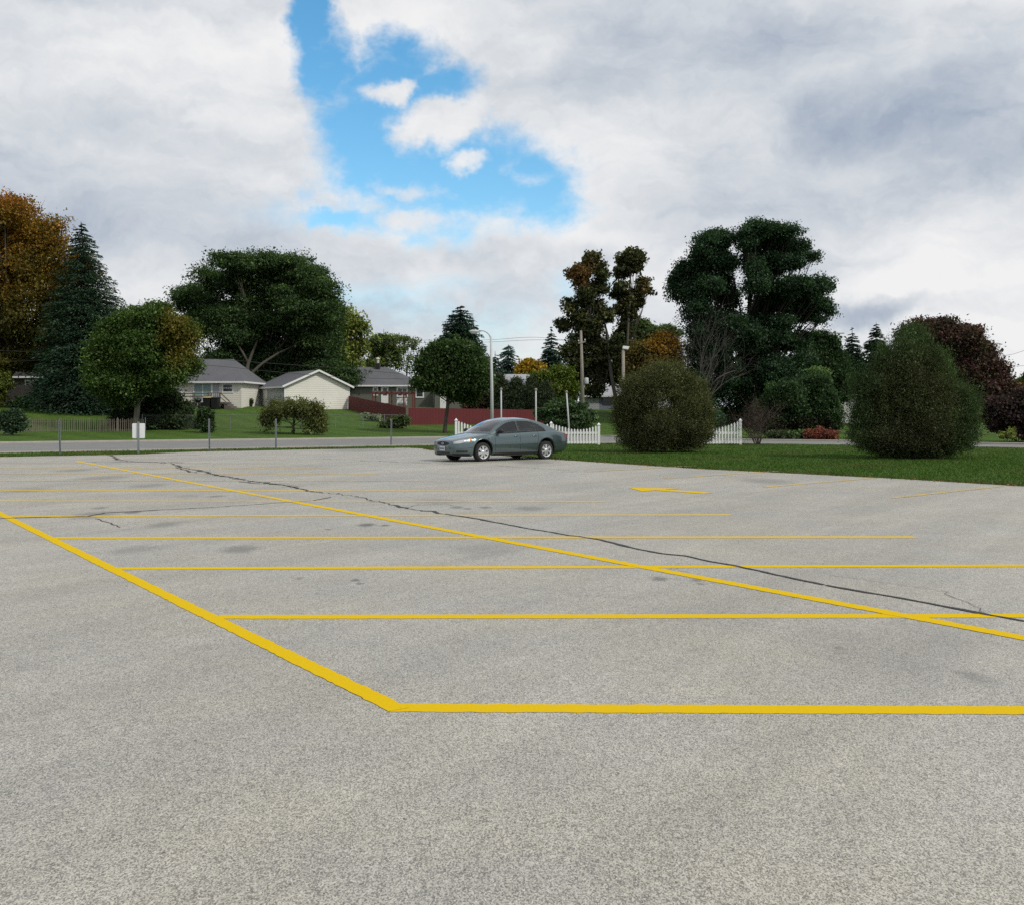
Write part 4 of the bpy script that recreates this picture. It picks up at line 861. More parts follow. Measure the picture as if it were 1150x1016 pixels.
o = gable_house('white_house', 'white house glimpsed between the juniper shrub and cone-shaped bush', q(934), q(962), Yg, 7, .3, zz(441)+1.9, zz(433.5)+1.9, M['white_siding'], M['shingle_pale'])
window(o, q(944)-q(934), q(949)-q(934), zz(455)+1.9, zz(446)+1.9, 'pane_dark', 0, .1, 1)
o = gable_house('pale_house', 'pale house roof showing behind the two far spruce tips', q(975), q(1010), 150, 7, .3, 4.6, 6.6, M['white_siding'], M['shingle_pale'])

# ================================================================ FENCES
def chain_fence():
    Yf = lambda s, p: s/(SX*(p-CX)/F+SY)                                  # where the sight line through column p meets the line s = const
    a = np.array(((160-CX)/F*Yf(78, 160), Yf(78, 160))); b = np.array(((458-CX)/F*Yf(78, 458), Yf(78, 458)))
    L = np.linalg.norm(b-a); ang = math.atan2(*(b-a)[::-1]); o = root('chain_link_fence', 'low silver chain link fence across the sloping lawn', 'fence', (a[0], a[1], .38), ang)
    mb = MB(); hgt, pit, w = 1.0, .085, .0028; n = int((L+hgt)/pit)
    for i in range(n):
        for sg in (1, -1):
            x0 = i*pit-(hgt if sg > 0 else 0); x1 = x0+hgt; za, zb = (0, hgt) if sg > 0 else (hgt, 0)
            if x0 < 0: za += (0-x0)*(zb-za)/(x1-x0); x0 = 0
            if x1 > L: zb = za+(L-x0)*(zb-za)/(x1-x0); x1 = L
            if x1 <= x0: continue
            yy = .004*sg; mb.add([(x0,yy,za-w),(x0,yy,za+w),(x1,yy,zb+w),(x1,yy,zb-w),(x0,yy+w,za),(x1,yy+w,zb)], [(0,3,2,1),(1,2,5,4),(0,4,5,3)])
    mb.build('wire_mesh', M['wire_grey'], o)
    MB().tube([(0,0,hgt+.02),(L,0,hgt+.02)], .02, 6).build('top_rail', M['wire_grey'], o)
    for p in (160, 208, 258.5, 300, 340, 377, 408, 432, 457.5):
        Yq = Yf(78, p); q = np.array(((p-CX)/F*Yq, Yq)); d = float(np.linalg.norm(q-a)); MB().tube([(d,.05,-.1),(d,.05,hgt+.07)], .035, 8).build('post', M['steel'], o)
chain_fence()
def slat_fence():
    a = np.array(((-40-CX)*70.6/F, 67.0)); b = np.array(((160-CX)/F*73.0, 73.6)); L = np.linalg.norm(b-a); ang = math.atan2(*(b-a)[::-1])
    o = root('slatted_fence', 'low old slatted wire fence along the lawn at the left edge', 'fence', (a[0], a[1], tz(*b)-.02), ang); mb = MB(); r = random.Random(2); n = int(L/.125)
    for i in range(n):
        x = i*.125+r.uniform(-.015, .015); l = r.uniform(-.02, .02); hh = .88+r.uniform(-.05, .05); mb.bar((x, 0, -.2), (x+l, r.uniform(-.02, .02), hh), .042, .012)
    mb.build('slats', M['old_wood'], o); mb = MB()
    for z in (.12, .7): mb.tube([(0,.012,z),(L,.012,z)], .006, 4)
    mb.build('wires', M['steel'], o)
    for i in range(8): MB().tube([(i*L/7,.04,-.25),(i*L/7,.04,.95)], .03, 6).build('post', M['steel'], o)
slat_fence()
a = ((-40-CX)*90/F, 90); x1 = (63.5-CX)*90/F; o = root('board_fence', 'weathered grey vertical board privacy fence at far left', 'fence', (a[0], a[1], tz(*a)-.1)); r = random.Random(6); mb = MB(); W = x1-a[0]; x = 0
while x < W-.1: mb.box(x, x+.128, -.012, .012, -.1, 1.86+r.uniform(-.02, .02)); x += .14
mb.build('boards', M['old_wood'], o); mb = MB()
for z in (.4, 1.5): mb.box(0, W, .014, .06, z, z+.09)
mb.build('rails', M['old_wood'], o)
for i in range(4): MB().box(i*W/3-.05, i*W/3+.05, .062, .16, -.1, 1.8).build('post', M['old_wood'], o)
# red fence: two runs from the corner post
c0 = np.array(((458-CX)*88/F, 88.0)); ca = np.array(((391.5-CX)*101.3/F, 101.3)); cb = c0+np.array((.86, .51))*14.2
def red_run(a, za, b, zb, ta, tb, label):
    L = float(np.linalg.norm(b-a)); o = root('red_fence', label, 'fence', (a[0], a[1], 0), math.atan2(*(b-a)[::-1])); mb = MB(); n = int(L/.14); r = random.Random(3)
    for i in range(n):
        t = (i+.5)/n; x = i*L/n; zt_ = ta+(tb-ta)*t; zb_ = za+(zb-za)*t-.4; j = r.uniform(-.004, .004)
        mb.add([(x,-.012+j,zb_),(x+.132,-.012+j,zb_),(x+.132,.012+j,zb_),(x,.012+j,zb_),(x,-.012+j,zt_),(x+.132,-.012+j,zt_+(tb-ta)/n),(x+.132,.012+j,zt_+(tb-ta)/n),(x,.012+j,zt_)], [(3,2,1,0),(4,5,6,7),(0,1,5,4),(1,2,6,5),(2,3,7,6),(3,0,4,7)])
    mb.build('boards', M['red_fence'], o); mb = MB()
    for k in (.2, .8): mb.bar((0,.045,za*(1-k)+ta*k),(L,.045,zb*(1-k)+tb*k),.05,.09)
    mb.build('rails', M['red_fence'], o)
    for i in range(int(L/2.4)+1):
        t = min(1, i*2.4/L); MB().box(L*t-.05, L*t+.05, .075, .17, za+(zb-za)*t-.4, ta+(tb-ta)*t-.06).build('post', M['red_fence'], o)
red_run(ca, 1.7, c0, .5, H-(444.6-HY)*101.3/F, H-(458-HY)*88/F-.02, 'red board fence run sloping down from the pale garage')
red_run(c0, .5, cb, .75, H-(458.2-HY)*88/F, H-(460.5-HY)*95/F, 'long level red board fence run behind the small maple and car')
o = root('fence_post', 'taller weathered post where the two red fence runs meet', 'post', (c0[0]-.05, c0[1]-.14, .2)); MB().box(-.09, .09, -.09, .09, -.2, 1.95).build('shaft', M['old_wood'], o); MB().add([(-.12,-.12,1.95),(.12,-.12,1.95),(.12,.12,1.95),(-.12,.12,1.95),(0,0,2.08)], [(0,1,4),(1,2,4),(2,3,4),(3,0,4),(3,2,1,0)]).build('cap', M['old_wood'], o)

# white picket fences
YF = 54.0; fx = lambda p: (p-CX)*YF/F; fz = lambda y: H-(y-HY)*YF/F
def picket_fence(label, p0, p1, prof, posts, railz=(.13, .60)):
    """prof(px) -> row of the picket tops in the photo; posts: (px, row of the top)"""
    o = root('picket_fence', label, 'fence', (fx((p0+p1)/2), YF, 0), 0, 'white picket fences'); x0 = fx((p0+p1)/2); mb = MB(); n = round((fx(p1)-fx(p0))/.15)
    for i in range(1, n):
        x = fx(p0)+(fx(p1)-fx(p0))*i/n; top = fz(prof(CX+x*F/YF)); x -= x0; w = .042
        v = []
        for y in (-.055, -.035): v += [(x-w,y,.06),(x+w,y,.06),(x+w,y,top-.05),(x,y,top),(x-w,y,top-.05)]
        mb.add(v, [(0,1,2,3,4),(9,8,7,6,5),(0,5,6,1),(1,6,7,2),(2,7,8,3),(3,8,9,4),(4,9,5,0)])
    mb.build('pickets', M['white'], o); mb = MB()
    for z in railz: mb.box(fx(p0)-x0, fx(p1)-x0, -.034, .012, z-.055, z+.055)
    mb.build('rails', M['white'], o)
    for p, row in posts:
        x = fx(p)-x0; t = fz(row); mb = MB(); mb.box(x-.06, x+.06, -.06, .06, -.2, t-.13); ps_ = mb.build('post', M['white'], o)
        mb = MB(); mb.box(x-.08, x+.08, -.08, .08, t-.13, t-.09); mb.add([(x-.07,-.07,t-.089),(x+.07,-.07,t-.089),(x+.07,.07,t-.089),(x-.07,.07,t-.089),(x,0,t)], [(0,1,4),(1,2,4),(2,3,4),(3,0,4),(3,2,1,0)]); mb.build('cap', M['white'], ps_)
def dip(pts):
    a = np.array(pts, float)
    return lambda p: float(np.interp(p, a[:, 0], a[:, 1]))
picket_fence('white picket fence partly hidden behind the bonnet and roof of the car', 512, 618, dip([(512,472),(516,473),(524,476),(534,479.5),(545,481.5),(580,482),(596,481),(605,479.5),(612,477),(618,474.5)]), [(512.3,469.8)])
picket_fence('white picket fence with scalloped top just behind the boot of the car', 618, 672.5, dip([(618,475),(622,476.3),(632,479),(642,481.5),(652,482),(660,481),(668,478.5),(672,477)]), [(619,473.2),(672.5,474.8)])
picket_fence('short white picket fence stub between the round bush and the twiggy shrub', 774, 831.5, dip([(770,482.5),(795,481.5),(810,479.5),(820,476.5),(826,474),(831,472.5)]), [(774,474),(831.5,470)])

# ================================================================ POSTS, POLES, WIRES
def lot_post(px, base, top, label, lean=0.0):
    x, y = G(px, base); o = root('marker_post', label, 'post', (x, y, 0), 0, 'steel posts along the lot edge'); t = H-(top-HY)*y/F; mb = MB(); w = .038
    prof = [(-w,-.02),(-w*.5,-.02),(-w*.45,.02),(w*.45,.02),(w*.5,-.02),(w,-.02),(w,-.014),(w*.55,-.014),(w*.5,.027),(-w*.5,.027),(-w*.55,-.014),(-w,-.014)]; n = len(prof)
    mb.add([(a*.95,b*1.2,-.3) for a, b in prof]+[(a*.95+lean,b*1.2,t) for a, b in prof], [tuple(range(n-1,-1,-1)), tuple(range(n,2*n))]+[(i,(i+1)%n,n+(i+1)%n,n+i) for i in range(n)]); mb.build('shaft', M['steel'], o); return o, t
lot_post(68, 510.3, 472, 'bare grey steel post, leftmost along the lot edge', -.04)
lot_post(235.5, 506.6, 470.5, 'bare grey steel post just right of the white sign', -.02)
lot_post(310, 504.8, 470.5, 'bare grey steel post in front of the weeping tree')
lot_post(439, 500.3, 470.8, 'bare grey steel post farthest right, nearest the car', .03)
x, y = G(155.5, 508.6); o = root('parking_sign', 'blank white back of a sign on a grey steel post at the lot edge', 'sign', (x, y, 0)); t = H-(474-HY)*y/F
mb = MB(); w = .04; prof = [(-w,-.02),(w,-.02),(w,.02),(-w,.02)]; mb.box(-w, w, -.03, .012, -.3, t); mb.build('post', M['steel'], o, bevel=.008)
zp0, zp1 = H-(492.3-HY)*y/F, H-(475.6-HY)*y/F
mb = MB(); hw = .255; hh = (zp1-zp0)/2; pr = []
for sx, sy, a0 in ((1,1,0),(-1,1,90),(-1,-1,180),(1,-1,270)):
    for k in range(5): a = R(a0+k*22.5); pr.append((sx*(hw-.04)+.04*math.cos(a), sy*(hh-.04)+.04*math.sin(a)))
n = len(pr); mb.add([(a,.016,b+(zp0+zp1)/2) for a, b in pr]+[(a,.02,b+(zp0+zp1)/2) for a, b in pr], [tuple(range(n)), tuple(range(2*n-1,n-1,-1))]+[(i,n+i,n+(i+1)%n,(i+1)%n) for i in range(n)]); mb.build('plate', M['white'], o)
for zz_ in (zp0+.06, zp1-.06): MB().lathe([(.001,-.045),(.014,-.045),(.014,-.03)], (0,0,zz_), 8, 'y').build('bolt', M['steel'], o)
# slender posts behind the fence
def slender(px, top, pxb, label, Y=57.0):
    x = (pxb-CX)*Y/F; t = H-(top-HY)*Y/F; o = root('slender_post', label, 'post', (x, Y, 0), 0, 'slender pale posts behind the picket fence'); dx = (px-CX)*Y/F-x
    MB().tube([(0,0,-.2),(dx*.5,0,t*.5),(dx,0,t-.1)], [.045,.042,.038], 8).build('shaft', M['lamp_grey'], o, True); MB().lathe([(.038,-.1),(.07,-.09),(.07,-.03),(.045,.0),(.001,.03)], (dx,0,t), 10).build('cap', M['pole_wood'], o)
slender(562.8, 436, 563, 'slender pale post just right of the street lamp pole'); slender(601.8, 436.5, 602, 'slender pale post above the rear roof of the car'); slender(636.2, 439, 640.2, 'slender pale leaning post behind the picket fence right of the car')
# street lamp
Y = 72.5; x = (552.8-CX)*Y/F; o = root('street_lamp', 'tall pale street lamp with curved arm, behind the car', 'street lamp', (x, Y, .1)); kz = lambda r: H-(r-HY)*Y/F-.1; kx = lambda p: (p-CX)*Y/F-x
MB().tube([(0,0,-.3),(kx(552.3),0,kz(430)),(kx(551.3),0,kz(378.5))], [.125,.10,.07], 12).build('pole', M['lamp_grey'], o, True)
MB().tube([(kx(551.3),0,kz(381)),(kx(550),0,kz(377)),(kx(547),0,kz(373.6)),(kx(543),0,kz(371.8)),(kx(538),0,kz(371.6))], [.045,.042,.04,.038,.035], 8).build('arm', M['lamp_grey'], o, True)
hd = MB().ball((kx(532.5),0,kz(372.4)), .36, .16, .12).build('lamp_head', M['lamp_grey'], o, True); MB().ball((kx(532),0,kz(373.6)), .24, .13, .11).build('lens', M['bulb'], hd, True)
# wooden lamp post with floodlight
Y = 70; x = (700-CX)*Y/F; o = root('lamp_post', 'weathered wooden post with a tilted floodlight behind the round bush', 'lamp post', (x, Y, 0)); kz = lambda r: H-(r-HY)*Y/F
MB().tube([(0,0,-.3),(0,0,kz(393))], [.125,.10], 12).build('pole', M['pole_wood'], o, True)
MB().tube([(0,0,kz(394)),(.05,0,kz(391))], .05, 8).build('bracket', M['lamp_grey'], o)
hd = MB(); hd.add([(-.06,-.16,kz(392)),(.30,-.16,kz(393)),(.30,.16,kz(393)),(-.06,.16,kz(392)),(-.02,-.12,kz(388.6)),(.40,-.12,kz(389.6)),(.40,.12,kz(389.6)),(-.02,.12,kz(388.6))], [(3,2,1,0),(4,5,6,7),(0,1,5,4),(1,2,6,5),(2,3,7,6),(3,0,4,7)])
hd.build('floodlight', M['bulb'], o, bevel=.03)
# utility pole
Y = 92; x = (655-CX)*Y/F; zb = tz(x, Y); o = root('utility_pole', 'pale wooden utility pole with crossarm and transformer in front of the twin trees', 'utility pole', (x, Y, zb)); kz = lambda r: H-(r-HY)*Y/F-zb; kx = lambda p: (p-CX)*Y/F-x
MB().tube([(0,0,-.3),(kx(653.6),0,kz(415)),(kx(652.4),0,kz(371.5))], [.17,.14,.10], 12).build('pole', M['pole_wood'], o, True)
MB().bar((kx(649),-.35,kz(386)),(kx(657.5),.1,kz(383.8)),.07,.09).build('crossarm', M['pole_wood'], o)
for p in (649.6, 657): MB().lathe([(.03,0),(.055,.05),(.05,.12),(.02,.15),(.001,.16)], (kx(p),-.32+(p-649.6)*.052,kz(385.7-(p-646)*.19)+.06), 8).build('insulator', M['bulb'], o)
MB().lathe([(.001,0),(.17,0),(.19,.04),(.19,.46),(.15,.53),(.001,.55)], (kx(658.5),-.05,kz(431.5)), 14).build('transformer', M['lamp_grey'], o, True)
MB().bar((kx(653.6),-.03,kz(428.5)),(kx(657.5),-.05,kz(428.5)),.06,.06).build('bracket', M['steel'], o)
def wire(pts, label, r=.016):
    w = [P(*p) for p in pts]; d = []
    for i in range(len(w)-1):                                   # Catmull-Rom through the points
        p = [np.array(w[max(i-1,0)]), np.array(w[i]), np.array(w[i+1]), np.array(w[min(i+2,len(w)-1)])]
        for t in np.linspace(0, 1, 10, endpoint=False): d.append(.5*(2*p[1]+(p[2]-p[0])*t+(2*p[0]-5*p[1]+4*p[2]-p[3])*t*t+(3*p[1]-p[0]-3*p[2]+p[3])*t**3))
    d.append(np.array(w[-1])); b = d[0]; o = MB().tube(d, r, 5, False).build('power_line', M['wire'], None, True, tuple(b)); o.location = b; tag(o, label, 'wire', 'overhead wires'); return o
wire([(-60,392.5,86),(0,394.3,86),(100,396.8,88),(227,402.5,92),(300,408,94),(380,413.5,97),(440,419,99),(500,424,101)], 'upper of two sagging wires crossing the left half', .018)
wire([(-60,406,86),(0,406.2,86),(100,404.5,88),(227,410,92),(300,417,94),(380,423.5,97),(466,426.2,100),(500,427,101)], 'lower of two sagging wires crossing the left half', .018)
wire([(420,383,121),(475,382.3,112),(545,382,104),(600,379,98),(647.5,384,92)], 'upper wire from the crossarm running left past the street lamp', .014)
wire([(420,385.5,121),(475,385.3,112),(545,384.5,104),(600,382,98),(657.5,383,92)], 'lower wire from the crossarm running left past the street lamp', .014)
wire([(1100,402.5,120),(1133,398.8,120),(1150,394,120),(1200,378,120)], 'upper wire at the right edge above the purple tree', .018)
wire([(1100,412,120),(1133,411.6,120),(1150,411,120),(1200,408,120)], 'lower wire at the right edge above the purple tree', .018)
x, Y = (938-CX)*150/F, 150; o = root('utility_pole', 'far thin utility pole top just right of the dark dome-shaped tree', 'utility pole', (x, Y, .2)); zt = H-(374-HY)*Y/F
MB().tube([(0,0,-.4),(0,0,zt)], [.2,.12], 10).build('pole', M['pole_wood'], o); MB().box(-1.2, 1.2, -.25, -.14, zt-.35, zt-.22).build('crossarm', M['pole_wood'], o)
# ================================================================ CAR  (local: x from nose to tail, -y = driver's side, z up)
def car_mats():
    m, nt, b = new_mat('car_paint'); o = objc(nt)
    fl = nt.node('ShaderNodeTexVoronoi'); fl.inputs['Scale'].default_value = 900; nt.l.new(o, fl.inputs['Vector'])
    dirt = nt.noise(o, 2.2, 5, .6); base = nt.mix(nt.m('MULTIPLY', dirt, .35), (.100,.142,.150), (.13,.160,.162))
    nt.put(b.inputs['Base Color'], nt.mix(.10, base, fl.outputs['Color'], 'OVERLAY')); b.inputs['Metallic'].default_value = .75; b.inputs['Roughness'].default_value = .26
    b.inputs['Coat Weight'].default_value = .85; b.inputs['Coat Roughness'].default_value = .06; M['paint'] = m
    M['trim'] = simple('black_trim', (.014,.014,.015), .5, .2, 5); M['rubber'] = simple('tyre_rubber', (.018,.018,.018), .85, .3, 9, bump=.3, bscale=60)
    M['alloy'] = simple('silver_wheel', (.62,.63,.64), .3, .1, 6, metal=.75); M['chrome'] = simple('chrome', (.75,.75,.76), .12, .05, 4, metal=1)
    M['seat'] = simple('grey_upholstery', (.045,.046,.048), .9, .2, 8); M['tail'] = simple('red_lens', (.20,.012,.018), .12, .15, 6, spec=.7, coat=.5)
    M['amber'] = simple('amber_lens', (.55,.22,.05), .15, .1, 6, coat=.5); M['plate_white'] = simple('plate_white', (.55,.56,.60), .45, .12, 20)
    M['emblem'] = simple('blue_emblem', (.02,.05,.20), .2, .1, 8, coat=.6)
    M['glass'] = glass_mat('window_glass', (.66,.76,.76), 1.6); M['shield'] = glass_mat('windshield_glass', (.68,.78,.82), 2.3)
    m, nt, b = new_mat('lamp_cover'); b.inputs['Base Color'].default_value = (.50,.51,.50,1); b.inputs['Roughness'].default_value = .15; b.inputs['Metallic'].default_value = .35; b.inputs['Coat Weight'].default_value = 1
    bp = nt.node('ShaderNodeBump'); bp.inputs['Strength'].default_value = .6; bp.inputs['Distance'].default_value = .02; nt.put(bp.inputs['Height'], nt.noise(objc(nt), 14, 2)); nt.l.new(bp.outputs[0], b.inputs['Normal']); M['lamp'] = m
car_mats()
def hermite(xs, ys):
    xs = np.array(xs, float); ys = np.array(ys, float); d = np.diff(ys)/np.diff(xs); m = np.zeros(len(xs)); m[0], m[-1] = d[0], d[-1]
    for i in range(1, len(xs)-1): m[i] = 0 if d[i-1]*d[i] <= 0 else 2*d[i-1]*d[i]/(d[i-1]+d[i])
    def fn(x):
        x = min(max(x, xs[0]), xs[-1]); i = min(int(np.searchsorted(xs, x, 'right'))-1, len(xs)-2); h_ = xs[i+1]-xs[i]; t = (x-xs[i])/h_
        return float((2*t**3-3*t*t+1)*ys[i]+(t**3-2*t*t+t)*h_*m[i]+(-2*t**3+3*t*t)*ys[i+1]+(t**3-t*t)*h_*m[i+1])
    return fn
WB0, WB1, WR = 1.02, 3.776, .325
fw = hermite([0,.02,.06,.13,.22,.38,.6,.9,1.3,2.5,3.5,4.1,4.5,4.75,4.88,4.94,4.97],[.36,.50,.61,.70,.76,.825,.868,.90,.92,.928,.92,.90,.855,.79,.72,.65,.55])
fzt = hermite([0,.05,.2,.5,.95,1.35,1.5,4.1,4.3,4.6,4.82,4.92,4.97],[.665,.705,.75,.82,.90,.955,.965,1.05,1.045,1.015,.97,.90,.80])
fzs = hermite([0,.05,.2,.5,.95,1.4,2.5,3.4,4.1,4.5,4.8,4.92,4.97],[.63,.665,.70,.76,.835,.90,.945,.975,.985,.955,.905,.84,.76])
fzb = hermite([0,.08,.4,.7,1.4,3.2,4.2,4.6,4.97],[.26,.215,.185,.18,.185,.185,.20,.24,.33])
fzr = hermite([1.38,1.55,1.8,2.05,2.3,2.6,2.95,3.3,3.6,3.9,4.12,4.3,4.40],[.905,1.02,1.165,1.285,1.355,1.385,1.385,1.355,1.295,1.195,1.105,1.03,.99])
def arch(x):
    a = 0
    for c in (WB0, WB1):
        d = abs(x-c)
        if d < .395: a = max(a, .315+math.sqrt(.395**2-d*d))
    return a
TOPK = (.93, .8, .6, .4, .2, 0)
def section(x):
    w, zt, zs, zb = fw(x), fzt(x), fzs(x), fzb(x); a = arch(x); hgt = zs-zb
    p = [(w-.12, zb-.01), (w-.045, zb+.035), (w-.012, zb+.13*hgt/.7), (w-.004, zb+.35*hgt), (w, zb+.52*hgt), (w-.012, zs-.15*hgt/.7-.03), (w-.035, zs-.065), (w-.065, zs-.02), (w-.105, zs)]
    if a: p = [(y+(.014 if z < a+.06 and i > 0 else 0), max(z, a+.012*i)) for i, (y, z) in enumerate(p)]
    wi = w-.105
    return p+[(wi*k, zs+(zt-zs)*(1-k*k)**.8) for k in TOPK]
def surf(x, v, out=0.0, side=-1):
    """a point on the skin at station x, section parameter v, moved out by `out`"""
    def q(x, v):
        s = section(x); i = min(int(v), len(s)-2); t = v-i; return np.array((x, s[i][0]*(1-t)+s[i+1][0]*t, s[i][1]*(1-t)+s[i+1][1]*t))
    p = q(x, v); du = q(min(x+.01, 4.97), v)-q(max(x-.01, 0), v); dv = q(x, min(v+.05, 13.99))-q(x, max(v-.05, 0)); n = np.cross(dv, du); n /= np.linalg.norm(n)+1e-9
    if n[1] < 0 and v < 8.5 or n[2] < 0 and v >= 8.5: n = -n
    p = p+n*out; return (p[0], side*p[1], p[2])
def at_z(x, z):
    s = section(x)
    for i in range(1, 8):
        if s[i][1] <= z <= s[i+1][1]: return i+(z-s[i][1])/(s[i+1][1]-s[i][1]+1e-9)
    return 8.0
def build_car():
    ang = math.atan2(.62, .784); ox, oy = -2.28-.04*.784, 35.8-.04*.62
    car = root('parked_car', 'grey-green four-door sedan parked alone at the edge of the lot', 'car', (ox, oy, .02), ang)
    X = sorted(set([round(v, 4) for v in list(np.linspace(0, .3, 13))+list(np.linspace(.3, 4.6, 110))+list(np.linspace(4.6, 4.97, 16))+[WB0-.395, WB0+.395, WB1-.395, WB1+.395]]))
    secs = [section(x) for x in X]; n = len(secs[0]); v = []; f = []
    for x, s in zip(X, secs):                                   # left side, then right side
        for sg in (-1, 1): v += [(x, sg*y, z) for y, z in s]
    idx = lambda i, sg, k: i*2*n+(0 if sg < 0 else n)+k
    for i in range(len(X)-1):
        cab = 1.50 < (X[i]+X[i+1])/2 < 4.12
        for k in range(n-1):
            if cab and k >= 8: continue
            f.append((idx(i,-1,k), idx(i+1,-1,k), idx(i+1,-1,k+1), idx(i,-1,k+1))); f.append((idx(i,1,k), idx(i,1,k+1), idx(i+1,1,k+1), idx(i+1,1,k)))
    f.append(tuple([idx(0,-1,k) for k in range(n)]+[idx(0,1,k) for k in range(n-2,-1,-1)])); e = len(X)-1; f.append(tuple([idx(e,1,k) for k in range(n)]+[idx(e,-1,k) for k in range(n-2,-1,-1)]))
    # greenhouse
    XG = sorted(set([round(q, 4) for q in list(np.linspace(1.38, 4.40, 70))+[1.62, 2.54, 2.63, 3.30, 3.345, 3.80, 1.46, 2.10, 3.52, 4.30]]))
    KI = (.94, .82, .62, .42, .21, 0)
    def gsec(x):
        wb = fw(x)-.105; zb = fzs(x)-.004; zr = max(fzr(x), zb+.004); hh = zr-zb; wr = wb-.50*hh-.02*min(1, hh*4)
        yl = lambda z: wb+(wr-wb)*((z-zb)/hh)**1.15
        z1 = zb+min(.035, .3*hh); z2 = zr-min(.055, .33*hh)
        if x > 3.2: z2 = z1+(z2-z1)*max(.02, math.sqrt(max(0, 1-((x-3.2)/.605)**2)))
        p = [(x, wb, zb), (x, yl(z1), z1), (x, yl(z2), z2), (x, wr+.004, zr-.012*min(1, hh*5)), (x, wr-.028, zr+.010)]
        if x < 2.9: sh = -.26*max(0, min(1, (2.35-x)/.7)) ; 
        else: sh = .22*max(0, min(1, (x-3.35)/.7))
        crown = .018+.035*min(1, hh*2.6)
        for k in KI: p.append((x+sh*(1-k*k), (wr-.028)*k, zr+.010+crown*(1-k*k)-.0*k))
        return p
    GS = [gsec(x) for x in XG]; m = len(GS[0]); b0 = len(v)
    for s in GS:
        for sg in (-1, 1): v += [(q[0], sg*q[1], q[2]) for q in s]
    gi = lambda i, sg, k: b0+i*2*m+(0 if sg < 0 else m)+k
    glass = {'windshield': [], 'rear_window': []}; side = {}
    for i in range(len(XG)-1):
        xm = (XG[i]+XG[i+1])/2
        for k in range(m-1):
            key = None
            if k == 1 and 1.62 < xm < 3.80 and not (2.54 < xm < 2.63) and not (3.30 < xm < 3.345): key = 'front' if xm < 2.58 else 'rear' if xm < 3.32 else 'quarter'
            if k >= 5 and 1.46 < xm < 2.10: key = 'windshield'
            if k >= 5 and 3.52 < xm < 4.30: key = 'rear_window'
            for sg in (-1, 1):
                q = (gi(i,sg,k), gi(i+1,sg,k), gi(i+1,sg,k+1), gi(i,sg,k+1)); q = q if sg < 0 else q[::-1]
                if key is None: f.append(q)
                elif key in glass: glass[key].append(q)
                else: side.setdefault((key, sg), []).append(q)
    me = bpy.data.meshes.new('body'); me.from_pydata([tuple(map(float, q)) for q in v], [], f); me.update(); me.polygons.foreach_set('use_smooth', np.ones(len(me.polygons), bool))
    link('body', me, car, M['paint'])
    def piece(name, faces, mat, label=None, inset=0):
        used = sorted({i for q in faces for i in q}); mp = {i: j for j, i in enumerate(used)}
        mm = bpy.data.meshes.new(name); mm.from_pydata([tuple(map(float, v[i])) for i in used], [], [tuple(mp[i] for i in q) for q in faces]); mm.update(); mm.polygons.foreach_set('use_smooth', np.ones(len(mm.polygons), bool))
        return link(name, mm, car, M[mat], label)
    piece('windshield', glass['windshield'], 'shield'); piece('rear_window', glass['rear_window'], 'glass')
    for (key, sg), fs in sorted(side.items()): piece('side_window', fs, 'glass')
    def patch(name, fn_v, x0, x1, nx_, nv, mat, out, side_, par=None):
        vv = []; ff = []
        for i in range(nx_+1):
            x = x0+(x1-x0)*i/nx_; a, b = fn_v(i/nx_, x)
            for k in range(nv+1): vv.append(surf(x, a+(b-a)*k/nv, out*(1 if 0 < i < nx_ and 0 < k < nv else .55), side_))
        for i in range(nx_):
            for k in range(nv):
                q = (i*(nv+1)+k, (i+1)*(nv+1)+k, (i+1)*(nv+1)+k+1, i*(nv+1)+k+1); ff.append(q if side_ < 0 else q[::-1])
        return MB().add(vv, ff).build(name, M[mat], par or car, True)
    zr_ = lambda lo, hi: (lambda t, x: (at_z(x, lo(t) if callable(lo) else lo), at_z(x, hi(t) if callable(hi) else hi)))
    for s in (-1, 1):
        patch('headlight', lambda t, x: (at_z(x, fzs(x)-.125+.07*t-.05*(1-t)**4*-1), 8.0-.9*t**2-.8*(1-t)**6), .05, .56, 18, 6, 'lamp', .012, s)
        patch('turn_signal', lambda t, x: (at_z(x, fzs(x)-.10), 7.3), .52, .60, 4, 3, 'amber', .016, s)
        patch('tail_light', lambda t, x: (at_z(x, fzs(x)-.20+.04*t), at_z(x, fzs(x)-.015)), 4.70, 4.955, 8, 4, 'tail', .012, s)
        patch('bumper_slot', lambda t, x: (at_z(x, .315), at_z(x, .375)), .09, .42, 8, 2, 'trim', .006, s)
        patch('bumper_valance', lambda t, x: (.25, at_z(x, .275)), .005, .52, 14, 2, 'trim', .006, s)
        patch('rocker_panel', lambda t, x: (.4, 1.55), WB0+.40, WB1-.40, 20, 2, 'trim', .004, s)
        patch('side_moulding', lambda t, x: (at_z(x, .545), at_z(x, .580)), 1.50, 3.34, 20, 2, 'paint', .014, s)
        for xs in (1.50, 2.585): patch('door_seam', lambda t, x: (1.6, 8.4), xs, xs+.011, 1, 10, 'trim', .003, s)
        for xs, bend in ((3.40, .10),):
            vv = []; ff = []
            for k in range(17):
                vz = 1.6+6.8*k/16; dx = bend*(1-min(1, max(0, (vz-2.0)/3.2)))**1.5
                vv += [surf(xs-dx, vz, .003, s), surf(xs-dx+.011, vz, .003, s)]
            for k in range(16): q = (2*k, 2*k+1, 2*k+3, 2*k+2); ff.append(q if s < 0 else q[::-1])
            MB().add(vv, ff).build('door_seam', M['trim'], car)
        patch('bumper_seam', lambda t, x: (at_z(x, .595), at_z(x, .605)), 4.42, 4.96, 10, 1, 'trim', .003, s)
        patch('fender_seam', lambda t, x: (8.35, 8.45), .30, 1.40, 12, 1, 'trim', .003, s)
